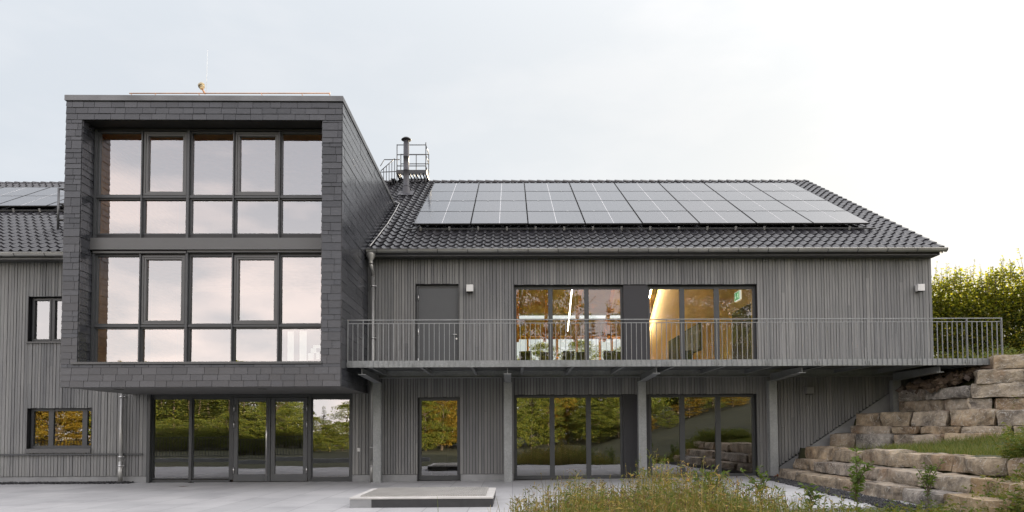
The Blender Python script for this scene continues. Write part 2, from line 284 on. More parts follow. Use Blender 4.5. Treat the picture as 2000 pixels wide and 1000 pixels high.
# ------------------------------------------------------------------ mesh helpers
def pos(o):
    v = Vector((0, 0, 0))
    while o is not None: v += o.location; o = o.parent
    return v
grnd = random.Random(99)
def tilt(p, x0, x1, z0, z1, y):
    a, b = grnd.uniform(-.0035, .0035), grnd.uniform(-.0035, .0035); xc, zc = (x0 + x1) / 2, (z0 + z1) / 2
    p.face([(x, y + a * (x - xc) + b * (z - zc), z) for x, z in ((x0, z0), (x1, z0), (x1, z1), (x0, z1))])
class MB:
    def __init__(s): s.v = []; s.f = []; s.mi = []; s.sm = []
    def face(s, pts, mi=0, smooth=False):
        b = len(s.v); s.v += [tuple(p) for p in pts]; s.f.append(tuple(range(b, b + len(pts)))); s.mi.append(mi); s.sm.append(smooth)
    def hexa(s, p, mi=0):   # p: bottom 4 (ccw from above), top 4
        b = len(s.v); s.v += [tuple(q) for q in p]
        for f in ((3, 2, 1, 0), (4, 5, 6, 7), (0, 1, 5, 4), (1, 2, 6, 5), (2, 3, 7, 6), (3, 0, 4, 7)):
            s.f.append(tuple(b + i for i in f)); s.mi.append(mi); s.sm.append(False)
        return s
    def box(s, x0, x1, y0, y1, z0, z1, mi=0):
        return s.hexa([(x0, y0, z0), (x1, y0, z0), (x1, y1, z0), (x0, y1, z0), (x0, y0, z1), (x1, y0, z1), (x1, y1, z1), (x0, y1, z1)], mi)
    def tube(s, p, q, r, n=8, r2=None, mi=0, caps=True):
        p = Vector(p); q = Vector(q); d = (q - p).normalized(); r2 = r if r2 is None else r2
        a = d.orthogonal().normalized(); c = d.cross(a); b = len(s.v)
        for (o, rr) in ((p, r), (q, r2)):
            for i in range(n):
                t = 2 * math.pi * i / n; s.v.append(tuple(o + (a * math.cos(t) + c * math.sin(t)) * rr))
        for i in range(n):
            j = (i + 1) % n; s.f.append((b + i, b + j, b + n + j, b + n + i)); s.mi.append(mi); s.sm.append(n > 5)
        if caps:
            s.f.append(tuple(b + i for i in reversed(range(n)))); s.mi.append(mi); s.sm.append(False)
            s.f.append(tuple(b + n + i for i in range(n))); s.mi.append(mi); s.sm.append(False)
        return s
    def path(s, pts, r, n=6, r2=None):
        r2 = r if r2 is None else r2; k = len(pts) - 1
        for i in range(k): s.tube(pts[i], pts[i + 1], r + (r2 - r) * i / k, n, r + (r2 - r) * (i + 1) / k)
        return s
    def bar(s, p, q, w, h, up=(0, 0, 1)):      # rectangular bar from p to q, w across, h along up
        p = Vector(p); q = Vector(q); d = (q - p).normalized(); u = Vector(up); a = d.cross(u).normalized(); u = a.cross(d)
        a *= w / 2; u *= h / 2
        return s.hexa([p - a - u, p + a - u, q + a - u, q - a - u, p - a + u, p + a + u, q + a + u, q - a + u])
    def lathe(s, c, prof, n=16, mi=0):
        b = len(s.v); c = Vector(c)
        for r, z in prof:
            for i in range(n):
                t = 2 * math.pi * i / n; s.v.append((c.x + r * math.cos(t), c.y + r * math.sin(t), c.z + z))
        for k in range(len(prof) - 1):
            for i in range(n):
                j = (i + 1) % n; s.f.append((b + k * n + i, b + k * n + j, b + (k + 1) * n + j, b + (k + 1) * n + i)); s.mi.append(mi); s.sm.append(True)
        return s
    def build(s, name, mats, parent=None, world=True, bevel=0):
        me = bpy.data.meshes.new(name)
        off = pos(parent) if (parent is not None and world) else Vector((0, 0, 0))
        me.from_pydata([(v[0] - off.x, v[1] - off.y, v[2] - off.z) for v in s.v], [], s.f)
        for m in (mats if isinstance(mats, (list, tuple)) else [mats]): me.materials.append(M[m])
        me.polygons.foreach_set('material_index', s.mi); me.polygons.foreach_set('use_smooth', s.sm); me.update()
        o = bpy.data.objects.new(name, me); COL.objects.link(o)
        if parent is not None: o.parent = parent
        if bevel:
            b = o.modifiers.new('bevel', 'BEVEL'); b.width = bevel; b.segments = 1; b.limit_method = 'ANGLE'
        return o
def tag(o, label=None, cat=None, group=None, kind=None):
    if label: o['label'] = label
    if cat: o['category'] = cat
    if group: o['group'] = group
    if kind: o['kind'] = kind
    return o
def empty(name, loc, label, cat, group=None, rz=0):
    o = bpy.data.objects.new(name, None); COL.objects.link(o); o.location = loc; o.rotation_euler = (0, 0, rz); o.empty_display_size = 0.3
    return tag(o, label, cat, group)
def copy_tree(o, parent=None):
    c = o.copy(); COL.objects.link(c)
    if parent is not None: c.parent = parent
    for ch in list(o.children): copy_tree(ch, c)
    return c
def set_tree(o, label, group=None):
    o['label'] = label
    if group: o['group'] = group
def hat(n):  # ordinal words
    return ['first', 'second', 'third', 'fourth', 'fifth', 'sixth', 'seventh', 'eighth', 'ninth', 'tenth'][n]

# ------------------------------------------------------------------ terrain and paving
def H(x, y):
    if y < -9.0:
        h = 0.27 * max(0.0, x - 6.6)
        if y < -13: h -= 0.4 * max(0, min(1, (-13.6 - y) / 1.0)) * (1 if x < 2 else max(0, 1 - (x - 2) / 3))
        h = min(h, 9) - 0.02
        if y > -10.6 and x > 8.1: k = (y + 10.6) / 1.6; h = h * (1 - k) + H(x, -8.99) * k
        return h
    if y >= -0.02 and x < 12.26: return -0.6
    if x < 8.1: return -0.06
    z = 0.90 + max(0.0, x - 9.8) * 0.19
    sB = (x - 9.6) * 0.821 + (y + 0.45) * 0.571
    if sB > 0.25: z = 1.72
    s1 = (x - 10.85) * 0.9726 + (y + 0.45) * 0.2326; s2 = (x - 11.4) * 0.487 + (y + 2.75) * 0.873
    sC = min(s1, s2)
    if sC > 0.3: z = 2.35 + 0.75 * min(1, (sC - 0.3) / 0.9)
    if sC > 1.2: z = 3.1 + 0.05 * min(sC - 1.2, 30)
    return z
def rng(a, b, s):
    r = []; q = a
    while q < b - 1e-6: r.append(q); q += s
    return r
xs = [-900, -400, -200, -120] + rng(-80, -26, 6) + rng(-26, 6, 2) + rng(6, 16, 0.2) + rng(16, 30, 1) + rng(30, 80, 5) + [80, 120, 200, 400, 900]
ys = [-900, -400, -250, -160] + rng(-110, -14, 4) + rng(-14, -9, 1) + rng(-9, 1, 0.2) + rng(1, 60, 3) + [60, 100, 200, 400, 900]
mb = MB()
for y in ys:
    for x in xs: mb.v.append((x, y, H(x, y) + (0.03 * noise.noise(Vector((x * 1.3, y * 1.3, 0))) if x > 8.3 or y < -15 else 0)))
nx = len(xs)
for j in range(len(ys) - 1):
    for i in range(nx - 1):
        a = j * nx + i; mb.f.append((a, a + 1, a + nx + 1, a + nx)); mb.mi.append(0); mb.sm.append(True)
tag(mb.build('ground', 'grassy_soil'), kind='structure', label='grassy ground and hillside around the building', cat='ground')
mb = MB()
def pz(x): return 0.013 * max(0.0, x)
for (x0, x1, y0, y1) in ((-26, 0, -8.15, 0.3), (0, 3.8, -7.9, 0.3), (3.8, 7.7, -7.9, 0.3)):
    mb.hexa([(x0, y0, pz(x0) - 0.12), (x1, y0, pz(x1) - 0.12), (x1, y1, pz(x1) - 0.12), (x0, y1, pz(x0) - 0.12),
             (x0, y0, pz(x0)), (x1, y0, pz(x1)), (x1, y1, pz(x1)), (x0, y1, pz(x0))])
tag(mb.build('pavement', 'paving_slabs'), kind='structure', label='pale grey paving slabs in front of the building', cat='pavement')

# ------------------------------------------------------------------ main building
rnd = random.Random(7)
bld = empty('house', (0, 0, 0), 'long grey timber clad building with dark tiled roof behind the balcony', 'building')
def subtract(iv, cuts):
    out = [iv]
    for a, b in cuts:
        n = []
        for p, q in out:
            if b <= p or a >= q: n.append((p, q)); continue
            if a > p: n.append((p, a))
            if b < q: n.append((b, q))
        out = n
    return out
def boards(mb, back, xa, xb, zlo, zhi, openings):
    """vertical boards of uneven width with open joints over a dark backing; openings are (x0,x1,z0,z1)"""
    edges = sorted({xa, xb} | {e for o in openings for e in o[:2] if xa < e < xb})
    for e0, e1 in zip(edges, edges[1:]):
        x = e0
        while x < e1 - 0.004:
            w = rnd.choice((0.078, 0.085, 0.085, 0.092, 0.105))
            if e1 - (x + w) < 0.04: w = e1 - x
            mid = x + w / 2
            cuts = [(o[2], o[3]) for o in openings if o[0] < mid < o[1]]
            lo = zlo(mid) if callable(zlo) else zlo
            for a, b in subtract((lo, zhi), cuts):
                if b - a < 0.03: continue
                y = rnd.choice((0.0, 0.0, 0.006, 0.012)) + rnd.uniform(0, 0.002)
                c_ = b if rnd.random() > .4 or b - a < 1.5 else rnd.uniform(a + .4, b - .4)
                mb.box(x + 0.0068, x + w - 0.0068, y, 0.032, a, c_)
                if c_ < b: mb.box(x + 0.0068, x + w - 0.0068, y + rnd.uniform(-.003, .003), 0.032, c_ + .004, b)
                back.box(x, x + w, 0.06, 0.12, a, b)
            x += w
OPEN_R = [(-2.77, -1.53, 3.15, 5.68), (0.07, 7.13, 3.15, 5.65), (-2.71, -1.50, 0.0, 2.40), (0.06, 7.05, 0.0, 2.455)]
OPEN_L = [(-13.86, -12.2, 4.04, 5.35), (-13.82, -12.0, 0.91, 2.14)]
def slope_z(x): return 0.20 if x < 7.6 else 0.20 + (x - 7.40) * 0.65
gb = MB(); mb = gb; bk = MB()
boards(mb, bk, -4.58, 10.52, slope_z, 6.50, OPEN_R)
boards(mb, bk, 10.52, 12.25, lambda x: min(2.5, slope_z(x)), 6.50, [])
lb = MB(); lk = MB()
boards(lb, lk, -20.0, -10.42, 0.20, 6.42, OPEN_L)
# gable wall on the right, same boards
y = 0.06
while y < 16.6:
    w = rnd.choice((0.058, 0.072, 0.086, 0.10)); zt = 6.3 + 4.9 * (1 - abs(y - 8.3) / 8.3)
    mb.box(12.22, 12.25, y + 0.006, y + w - 0.006, 3.0, zt); y += w
bk.box(12.0, 12.215, 0.125, 16.7, 0, 6.3)
bk.face([(12.21, 0.1, 6.3), (12.21, 16.7, 6.3), (12.21, 8.4, 11.2)])
lk.box(-20, -19.8, 0.125, 16.7, 0, 6.3)
lb.build('cladding', 'weathered_timber', bld); lk.build('wall', 'membrane', bld)
clad = mb.build('cladding', 'weathered_timber', bld); bk.build('wall', 'membrane', bld)
# plinth
mb = MB()
for a, b in ((-20, -10.40), (-4.60, -2.715), (-1.495, 0.055), (7.055, 7.70)):
    mb = MB(); mb.box(a, b, 0.032, 0.30, -0.3, 0.19)
    if b < 7.5: mb.build('plinth', 'concrete', bld)
mb.hexa([(7.70, 0.032, -0.3), (11.2, 0.032, -0.3), (11.2, 0.3, -0.3), (7.70, 0.3, -0.3), (7.70, 0.032, 0.375), (11.2, 0.032, 2.65), (11.2, 0.3, 2.65), (7.70, 0.3, 0.375)])
mb.box(11.2, 12.2, 0.032, 0.30, -0.3, 2.49)
mb.build('plinth', 'concrete', bld)
mb = MB(); mb.bar((7.66, 0.016, 0.352), (11.2, 0.016, 2.65), 0.028, 0.012, (0, 0, 1)); mb.build('plinth_flashing', 'anthracite_metal', bld)

def pane_window(parent, x0, x1, z0, z1, y, frame=0.05, depth=0.07, mat='anthracite_metal', glass='window_glass', name='window', bottom=None, pane_y=None, sash=0.0, top=None):
    """one framed light: frame as the part, pane as its sub-part"""
    b = frame if bottom is None else bottom
    top = frame if top is None else top
    mb = MB()
    mb.box(x0, x0 + frame, y, y + depth, z0, z1); mb.box(x1 - frame, x1, y, y + depth, z0, z1)
    mb.box(x0 + frame, x1 - frame, y + .012, y + depth, z1 - top, z1); mb.box(x0 + frame, x1 - frame, y, y + depth, z0, z0 + b)
    if sash:
        f = frame; ys = y - 0.018; g = 0.012
        a0, a1, c0, c1 = x0 + f * .35, x1 - f * .35, z0 + b * .35, z1 - f * .35
        for q in ((a0, a0 + sash, c0, c1), (a1 - sash, a1, c0, c1), (a0 + sash, a1 - sash, c1 - sash, c1), (a0 + sash, a1 - sash, c0, c0 + sash)):
            mb.box(q[0], q[1], ys, y - 0.002, q[2], q[3])
    w = mb.build(name, mat, parent)
    p = MB(); py = y + depth * 0.55 if pane_y is None else pane_y
    gx0, gx1, gz0, gz1 = x0 + frame + .001, x1 - frame - .001, z0 + b + .001, z1 - top - .001
    tilt(p, gx0, gx1, gz0, gz1, py)
    p.build('pane', glass, w)
    return w
# upper windows behind the balcony
for a, b in ((0.075, 1.13), (1.13, 2.185), (2.185, 3.24)): pane_window(bld, a, b, 3.2, 5.645, 0.14, 0.065, glass='clear_glass', top=.10)
for a, b in ((3.955, 4.975), (4.975, 5.985), (5.985, 7.125)): pane_window(bld, a, b, 3.2, 5.645, 0.14, 0.07 if b < 7 else 0.075, glass='clear_glass', top=.10)
mb = MB(); mb.box(3.24, 3.955, 0.03, 0.2, 3.2, 5.64); mb.build('infill_panel', 'anthracite_panel', bld)
mb = MB(); mb.box(3.20, 3.96, 0.05, 0.2, 0.03, 2.45); mb.build('infill_panel', 'anthracite_panel', bld)
# lower windows under the balcony
for a, b in ((0.065, 1.155), (1.155, 2.21), (2.21, 3.20)): pane_window(bld, a, b, 0.03, 2.45, 0.14, 0.07, bottom=0.10)
for a, b in ((3.96, 4.93), (4.93, 5.975), (5.975, 7.045)): pane_window(bld, a, b, 0.06, 2.45, 0.14, 0.075, bottom=0.10)
# ground floor glazed door beside the hatch
pane_window(bld, -2.705, -1.505, 0.02, 2.395, 0.14, 0.085, bottom=0.13, name='door')
# reveals of the openings
for (x0, x1, z0, z1) in OPEN_R + OPEN_L:
    mb = MB()
    mb.box(x0 - 0.012, x0 + 0.004, 0.002, 0.30, z0, z1); mb.box(x1 - 0.004, x1 + 0.012, 0.002, 0.30, z0, z1)
    mb.box(x0 + 0.004, x1 - 0.004, 0.002, 0.30, z1 - 0.004, z1 + 0.012)
    mb.build('window_reveal', 'reveal_metal', bld)
# balcony door
d = MB(); d.box(-2.69, -1.545, 0.10, 0.15, 3.2, 5.57); d.box(-2.62, -1.60, 0.093, 0.099, 3.22, 5.49)
door = d.build('door', 'door_paint', bld)
mb = MB(); mb.box(-2.765, -2.695, 0.09, 0.2, 3.2, 5.67); mb.box(-2.695, -1.535, 0.12, 0.2, 5.575, 5.67); mb.build('door_frame', 'anthracite_metal', bld)
h = MB(); h.tube((-1.60, 0.085, 4.22), (-1.60, 0.03, 4.22), 0.012); h.tube((-1.60, 0.035, 4.22), (-1.74, 0.035, 4.22), 0.011); h.build('handle', 'steel', door)
h = MB(); h.tube((-1.60, 0.092, 4.10), (-1.60, 0.075, 4.10), 0.025, 10)
h.build('lock', 'steel', door)
for z in (5.30, 4.30, 3.45):
    h = MB(); h.tube((-2.705, 0.075, z - 0.09), (-2.705, 0.075, z + 0.09), 0.014); h.build('hinge', 'steel', door)
# left part windows
pane_window(bld, -13.84, -13.26, 4.06, 5.33, 0.14, 0.075, sash=0.05); pane_window(bld, -13.26, -12.22, 4.06, 5.33, 0.14, 0.075, sash=0.05)
for a, b in ((-13.80, -13.23), (-13.23, -12.27), (-12.27, -12.01)): pane_window(bld, a, b, 0.98, 2.13, 0.14, 0.07, bottom=0.09)
mb = MB(); mb.box(-13.9, -12.17, -0.045, 0.14, 4.005, 4.045); mb.build('sill', 'spandrel_metal', bld)
mb = MB(); mb.box(-13.83, -11.99, -0.045, 0.14, 0.865, 0.985); mb.build('sill', 'spandrel_metal', bld)

# entrance glazing beneath the projecting box
ent = MB()
EY = 0.12
ent.box(-10.42, -10.335, -0.0, 0.3, 0.01, 2.54); ent.box(-4.665, -4.585, 0.0, 0.3, 0.01, 2.54)
ent.box(-10.335, -4.665, EY - 0.02, EY + 0.1, 2.42, 2.54); ent.box(-10.335, -8.1, EY - 0.02, EY + 0.1, 0.0, 0.07)
ent.box(-5.86, -4.665, EY - 0.02, EY + 0.1, 0.0, 0.09)
for a, b in ((-9.255, -9.185), (-8.105, -7.995), (-5.875, -5.775)): ent.box(a, b, EY - 0.04, EY + 0.1, 0.07, 2.42)
ent.build('entrance_frame', 'anthracite_metal', bld)
for a, b in ((-10.335, -9.255), (-9.185, -8.105), (-5.775, -4.665)):
    w = MB(); w.box(a, a + 0.03, EY, EY + 0.06, 0.09, 2.42); w.box(b - 0.03, b, EY, EY + 0.06, 0.09, 2.42); w.box(a + .03, b - .03, EY, EY + 0.06, 2.38, 2.42); w.box(a + .03, b - .03, EY, EY + 0.06, 0.09, 0.13)
    w = w.build('window', 'anthracite_metal', bld)
    p = MB(); tilt(p, a + .03, b - .03, .13, 2.38, EY + .03); p.build('pane', 'window_glass', w)
for k, (a, b) in enumerate(((-7.985, -6.945), (-6.925, -5.885))):
    d = pane_window(bld, a, b, 0.02, 2.41, EY - 0.045, 0.115, 0.07, name='door', bottom=0.2, mat='door_paint')
    hx = a + 0.01 if k == 0 else b - 0.01
    for z in (2.12, 1.65, 0.34):
        h = MB(); h.tube((hx, EY - 0.06, z - 0.09), (hx, EY - 0.06, z + 0.09), 0.015); h.build('hinge', 'steel', d)
    if k == 0:
        h = MB(); h.tube((b - 0.075, EY - 0.13, 0.04), (b - 0.075, EY - 0.13, 2.38), 0.016, 10)
        for z in (0.2, 2.2): h.tube((b - 0.075, EY - 0.13, z), (b - 0.075, EY - 0.04, z), 0.01)
        h.build('handle', 'steel', d)
# rooms behind the glass
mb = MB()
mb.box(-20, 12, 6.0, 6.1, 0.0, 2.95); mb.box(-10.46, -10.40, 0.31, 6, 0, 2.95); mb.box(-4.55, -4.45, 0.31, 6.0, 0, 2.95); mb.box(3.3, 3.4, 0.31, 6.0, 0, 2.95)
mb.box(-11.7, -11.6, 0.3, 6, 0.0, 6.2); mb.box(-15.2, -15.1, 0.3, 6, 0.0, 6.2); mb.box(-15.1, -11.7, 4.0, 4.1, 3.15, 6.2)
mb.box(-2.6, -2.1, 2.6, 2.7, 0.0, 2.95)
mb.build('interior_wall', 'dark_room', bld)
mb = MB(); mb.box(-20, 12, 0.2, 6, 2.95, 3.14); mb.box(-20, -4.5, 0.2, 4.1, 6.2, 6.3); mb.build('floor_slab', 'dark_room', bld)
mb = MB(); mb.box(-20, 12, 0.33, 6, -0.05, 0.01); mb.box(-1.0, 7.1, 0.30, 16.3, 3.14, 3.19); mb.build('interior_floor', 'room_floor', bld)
ow = MB()
def gable_wall(m_, x0, x1):
    pf_ = [(0.30, 3.19), (16.3, 3.19), (16.3, 6.5), (8.4, 11.1), (0.30, 6.35)]
    m_.face([(x0, a, b) for a, b in pf_][::-1]); m_.face([(x1, a, b) for a, b in pf_])
    for (a, b), (c, d) in zip(pf_, pf_[1:] + pf_[:1]): m_.face([(x0, a, b), (x1, a, b), (x1, c, d), (x0, c, d)])
gable_wall(ow, 7.10, 7.22); gable_wall(ow, -1.12, -1.0)
ow.box(-1.0, 7.1, 0.29, 0.31, 5.66, 6.3); ow.box(7.135, 7.22, 0.125, 0.30, 3.19, 6.3); ow.box(-1.12, 0.06, 0.125, 0.30, 3.19, 6.3)
ow.build('partition', 'ochre_wall', bld)
mb = MB(); mb.box(7.07, 7.098, 0.45, 2.1, 3.19, 5.17); mb.build('room_door', 'black', bld)
mb = MB(); mb.box(7.07, 7.098, 9.1, 11.0, 3.19, 5.45); mb.build('room_door', 'black', bld)
# roof underside (timber), with a rooflight slot in the rear slope, and rafters
def rz_in(y): return 11.28 - abs(y - 8.4) * 0.591
cm_ = MB()
def slope_slab(mbx, x0, x1, y0, y1, t=0.08, up=0.0):
    z0, z1 = rz_in(y0) + up, rz_in(y1) + up
    mbx.hexa([(x0, y0, z0), (x1, y0, z0), (x1, y1, z1), (x0, y1, z1), (x0, y0, z0 + t), (x1, y0, z0 + t), (x1, y1, z1 + t), (x0, y1, z1 + t)])
slope_slab(cm_, -1.0, 7.1, 0.3, 8.4); slope_slab(cm_, -1.0, 7.1, 8.4, 14.95); slope_slab(cm_, -1.0, 7.1, 15.40, 16.6)
cm_.build('timber_ceiling', 'ceiling_wood', bld)
for x in (0.3, 1.75, 3.35, 4.9, 6.35):
    mb = MB()
    for y0, y1 in ((0.35, 8.4), (8.4, 16.5)):
        z0, z1 = rz_in(y0), rz_in(y1)
        mb.hexa([(x - .08, y0, z0 - .34), (x + .08, y0, z0 - .34), (x + .08, y1, z1 - .34), (x - .08, y1, z1 - .34), (x - .08, y0, z0 - .003), (x + .08, y0, z0 - .003), (x + .08, y1, z1 - .003), (x - .08, y1, z1 - .003)])
    mb.build('rafter', 'glulam_wood', bld)
# glazed rear wall with timber posts
for x in (-0.95, 0.84, 2.40, 3.43, 4.66, 5.30, 7.02):
    mb = MB(); mb.box(x - .05, x + .05, 16.3, 16.5, 3.19, 6.62); mb.build('timber_post', 'glulam_wood', bld)
mb = MB(); mb.box(-1, 7.1, 16.28, 16.52, 6.62, 6.86); mb.box(-1, 7.1, 16.32, 16.48, 6.30, 6.40); mb.box(-1, 7.1, 16.3, 16.5, 3.19, 4.1); mb.build('rear_beam', 'glulam_wood', bld)
mb = MB(); mb.face([(-1, 16.40, 4.1), (7.1, 16.40, 4.1), (7.1, 16.40, 6.62), (-1, 16.40, 6.62)]); mb.build('rear_glazing', 'clear_glass', bld)
mb = MB(); mb.box(-20, -1.12, 16.5, 16.7, 0, 6.4); mb.box(7.2, 12.2, 16.5, 16.7, 0, 6.4); mb.box(-1.12, 7.2, 16.5, 16.7, 0, 3.2); mb.build('rear_wall', 'black', bld)

# ------------------------------------------------------------------ roof
TAN = math.tan(R(30.6)); CO = math.cos(R(30.6)); SI = math.sin(R(30.6))
EY0, EZ0 = -0.45, 6.53
def roof_p(x, s, n=0.0): return Vector((x, EY0 + s * CO - n * SI, EZ0 + s * SI + n * CO))
RL = 10.28
TW = 0.262; ROW = 0.40
prof = [(0.0, 0.006), (0.12, 0.0), (0.30, 0.0), (0.46, 0.006), (0.58, 0.030), (0.68, 0.052), (0.78, 0.058), (0.88, 0.042), (0.96, 0.016)]
def tiles(xa, xb, s0, s1, dz=0.0):
    mb = MB(); n = int(round((xb - xa) / TW)); tw = (xb - xa) / n; r = s0
    pts = [(xa + (i + u) * tw, h) for i in range(n) for u, h in prof] + [(xb, 0.006)]
    k = 0
    while r < s1 - 0.02:
        e = min(r + ROW + 0.03, s1 + 0.03)
        b = len(mb.v); L = len(pts); jx = 0
        for x, h in pts: mb.v.append(tuple(roof_p(x, r, h + 0.046 + dz)))
        for x, h in pts: mb.v.append(tuple(roof_p(x, e, h + 0.010 + dz)))
        for i in range(L - 1):
            mb.f.append((b + i, b + i + 1, b + L + i + 1, b + L + i)); mb.mi.append(0); mb.sm.append(True)
        b2 = len(mb.v)
        for x, h in pts: mb.v.append(tuple(roof_p(x, r + 0.001, h + 0.046 + dz)))
        for x, h in pts: mb.v.append(tuple(roof_p(x, r + 0.004, h + 0.008 + dz)))
        for i in range(L - 1):
            mb.f.append((b2 + L + i, b2 + L + i + 1, b2 + i + 1, b2 + i)); mb.mi.append(0); mb.sm.append(False)
        r += ROW; k += 1
    return mb
BOXR, BOXL = -4.13, -10.82
mb = tiles(BOXR, 12.28, 0.0, RL)
t2 = tiles(-21.1, BOXL, 0.0, RL - 0.12, -0.03)
t3 = tiles(BOXL, BOXR, 6.15, RL)
for t in (t2, t3):
    b = len(mb.v); mb.v += t.v; mb.f += [tuple(i + b for i in f) for f in t.f]; mb.mi += t.mi; mb.sm += t.sm
# roof deck under the tiles and the rear slope
for xa, xb, s0 in ((BOXR, 12.24, 0.0), (-21.1, BOXL, 0.0), (BOXL, BOXR, 6.15)):
    mb.hexa([roof_p(xa, s0, -0.16), roof_p(xb, s0, -0.16), roof_p(xb, RL - .1, -0.16), roof_p(xa, RL - .1, -0.16), roof_p(xa, s0, -0.02), roof_p(xb, s0, -0.02), roof_p(xb, RL - .1, -0.02), roof_p(xa, RL - .1, -0.02)])
def back_p(x, s, n): p = roof_p(x, s, n); return Vector((x, 16.8 - p.y, p.z))
for xa, xb, s0, s1 in ((-21.1, -1.0, 0.2, RL - .1), (7.1, 12.3, 0.2, RL - .1), (-1.0, 7.1, 1.9, RL - .1), (-1.0, 7.1, 0.2, 1.2)):
    mb.hexa([back_p(xb, s0, -0.1), back_p(xa, s0, -0.1), back_p(xa, s1, -0.1), back_p(xb, s1, -0.1), back_p(xb, s0, 0.05), back_p(xa, s0, 0.05), back_p(xa, s1, 0.05), back_p(xb, s1, 0.05)])
roof = mb.build('roof', 'roof_tile', bld)
mb = MB()
def ridge(xa, xb, s, n):
    x = xa
    while x < xb - 0.05:
        L = min(0.36, xb - x); r = []
        for i in range(9):
            t = math.pi * i / 8
            r.append((math.cos(t) * 0.125, math.sin(t) * 0.10))
        c = roof_p(x, s, n)
        b = len(mb.v)
        for (xx, sc, dz) in ((x, 1.12, 0.012), (x + L + 0.03, 0.95, -0.012)):
            for a, z in r: mb.v.append((xx, c.y + 0.06 + a * sc, c.z - 0.02 + z * sc + dz))
        for i in range(8): mb.f.append((b + i, b + i + 1, b + 10 + i, b + 9 + i)); mb.mi.append(0); mb.sm.append(True)
        mb.f.append(tuple(b + i for i in range(9))); mb.mi.append(0); mb.sm.append(False)
        x += L
ridge(-10.8, 12.40, RL - 0.02, 0.03); ridge(-21.1, -10.8, RL - 0.14, 0.0)
mb.build('ridge_tiles', 'roof_tile', roof)
# verge tiles on the right gable
mb = MB(); r = 0.0
while r < RL - 0.1:
    e = r + ROW
    for (x0, x1, n0, n1) in ((12.22, 12.34, 0.05, 0.11), (12.31, 12.34, -0.10, 0.05)):
        mb.hexa([roof_p(x0, r, n0), roof_p(x1, r, n0), roof_p(x1, e, n0 - .03), roof_p(x0, e, n0 - .03), roof_p(x0, r, n1), roof_p(x1, r, n1), roof_p(x1, e, n1 - .03), roof_p(x0, e, n1 - .03)])
    r += ROW
mb.build('verge_tiles', 'roof_tile', roof)
# eaves board and gutters
mb = MB()
mb.box(-4.10, 12.27, -0.38, 0.0, 6.40, 6.52); mb.box(-21, -10.86, -0.38, 0.0, 6.33, 6.46); mb.build('eaves_board', 'dark_zinc', bld)
def gutter(xa, xb, z):
    mb = MB(); n = 10; r = 0.085; yc = -0.50
    for ra, sgn in ((r, 1), (r - 0.008, -1)):
        b = len(mb.v)
        for x in (xa, xb):
            for i in range(n + 1):
                t = math.pi + math.pi * i / n; mb.v.append((x, yc + math.cos(t) * ra, z + math.sin(t) * ra))
        for i in range(n):
            f = (b + i, b + i + 1, b + n + 2 + i, b + n + 1 + i); mb.f.append(f if sgn < 0 else f[::-1]); mb.mi.append(0); mb.sm.append(True)
    mb.tube((xa, yc - r, z + 0.006), (xb, yc - r, z + 0.006), 0.014, 8)
    for x in (xa, xb): mb.face([(x, yc + math.cos(math.pi + math.pi * i / n) * r, z + math.sin(math.pi + math.pi * i / n) * r) for i in range(n + 1)])
    g = mb.build('gutter', 'zinc', bld)
    x = xa + 0.3
    while x < xb:
        br = MB()
        for i in range(n):
            t0, t1 = math.pi + math.pi * i / n, math.pi + math.pi * (i + 1) / n; rr = r + 0.004
            br.hexa([(x - .012, yc + math.cos(t0) * rr, z + math.sin(t0) * rr), (x + .012, yc + math.cos(t0) * rr, z + math.sin(t0) * rr), (x + .012, yc + math.cos(t1) * rr, z + math.sin(t1) * rr), (x - .012, yc + math.cos(t1) * rr, z + math.sin(t1) * rr)]
                    + [(x - .012, yc + math.cos(t0) * (rr + .004), z + math.sin(t0) * (rr + .004)), (x + .012, yc + math.cos(t0) * (rr + .004), z + math.sin(t0) * (rr + .004)), (x + .012, yc + math.cos(t1) * (rr + .004), z + math.sin(t1) * (rr + .004)), (x - .012, yc + math.cos(t1) * (rr + .004), z + math.sin(t1) * (rr + .004))])
        x += 0.85
        br.build('gutter_bracket', 'dark_zinc', g)
gutter(-4.08, 12.38, 6.545); gutter(-21, -10.9, 6.47)
# downpipes
def downpipe(x, z1, funnel, y=-0.12, clamps=()):
    mb = MB()
    if funnel:
        mb.lathe((x, -0.42, z1 - 0.34), [(0.062, 0.0), (0.07, 0.10), (0.13, 0.22), (0.13, 0.30)], 12)
        mb.tube((x, -0.42, z1 - 0.34), (x, y, z1 - 0.62), 0.052, 12); mb.tube((x, y, z1 - 0.60), (x, y, 0.0), 0.052, 12)
    else: mb.tube((x, y, z1), (x, y, 0.0), 0.05, 12)
    mb.tube((x, y, 0.62), (x, y, 0.0), 0.062, 12)
    o = mb.build('downpipe', 'zinc', bld)
    for z in clamps:
        c = MB(); c.tube((x, y, z - .02), (x, y, z + .02), 0.066, 12); c.tube((x + .09, y, z), (x + .05, 0.03, z), 0.012, 6); c.tube((x + .07, y - .01, z), (x + .10, y - .01, z), 0.016, 6); c.build('pipe_clamp', 'steel', o)
downpipe(-3.98, 6.52, True, clamps=(5.6, 4.1, 0.98, 0.45))
downpipe(-11.08, 2.60, False, clamps=(2.45, 0.75, 0.50))

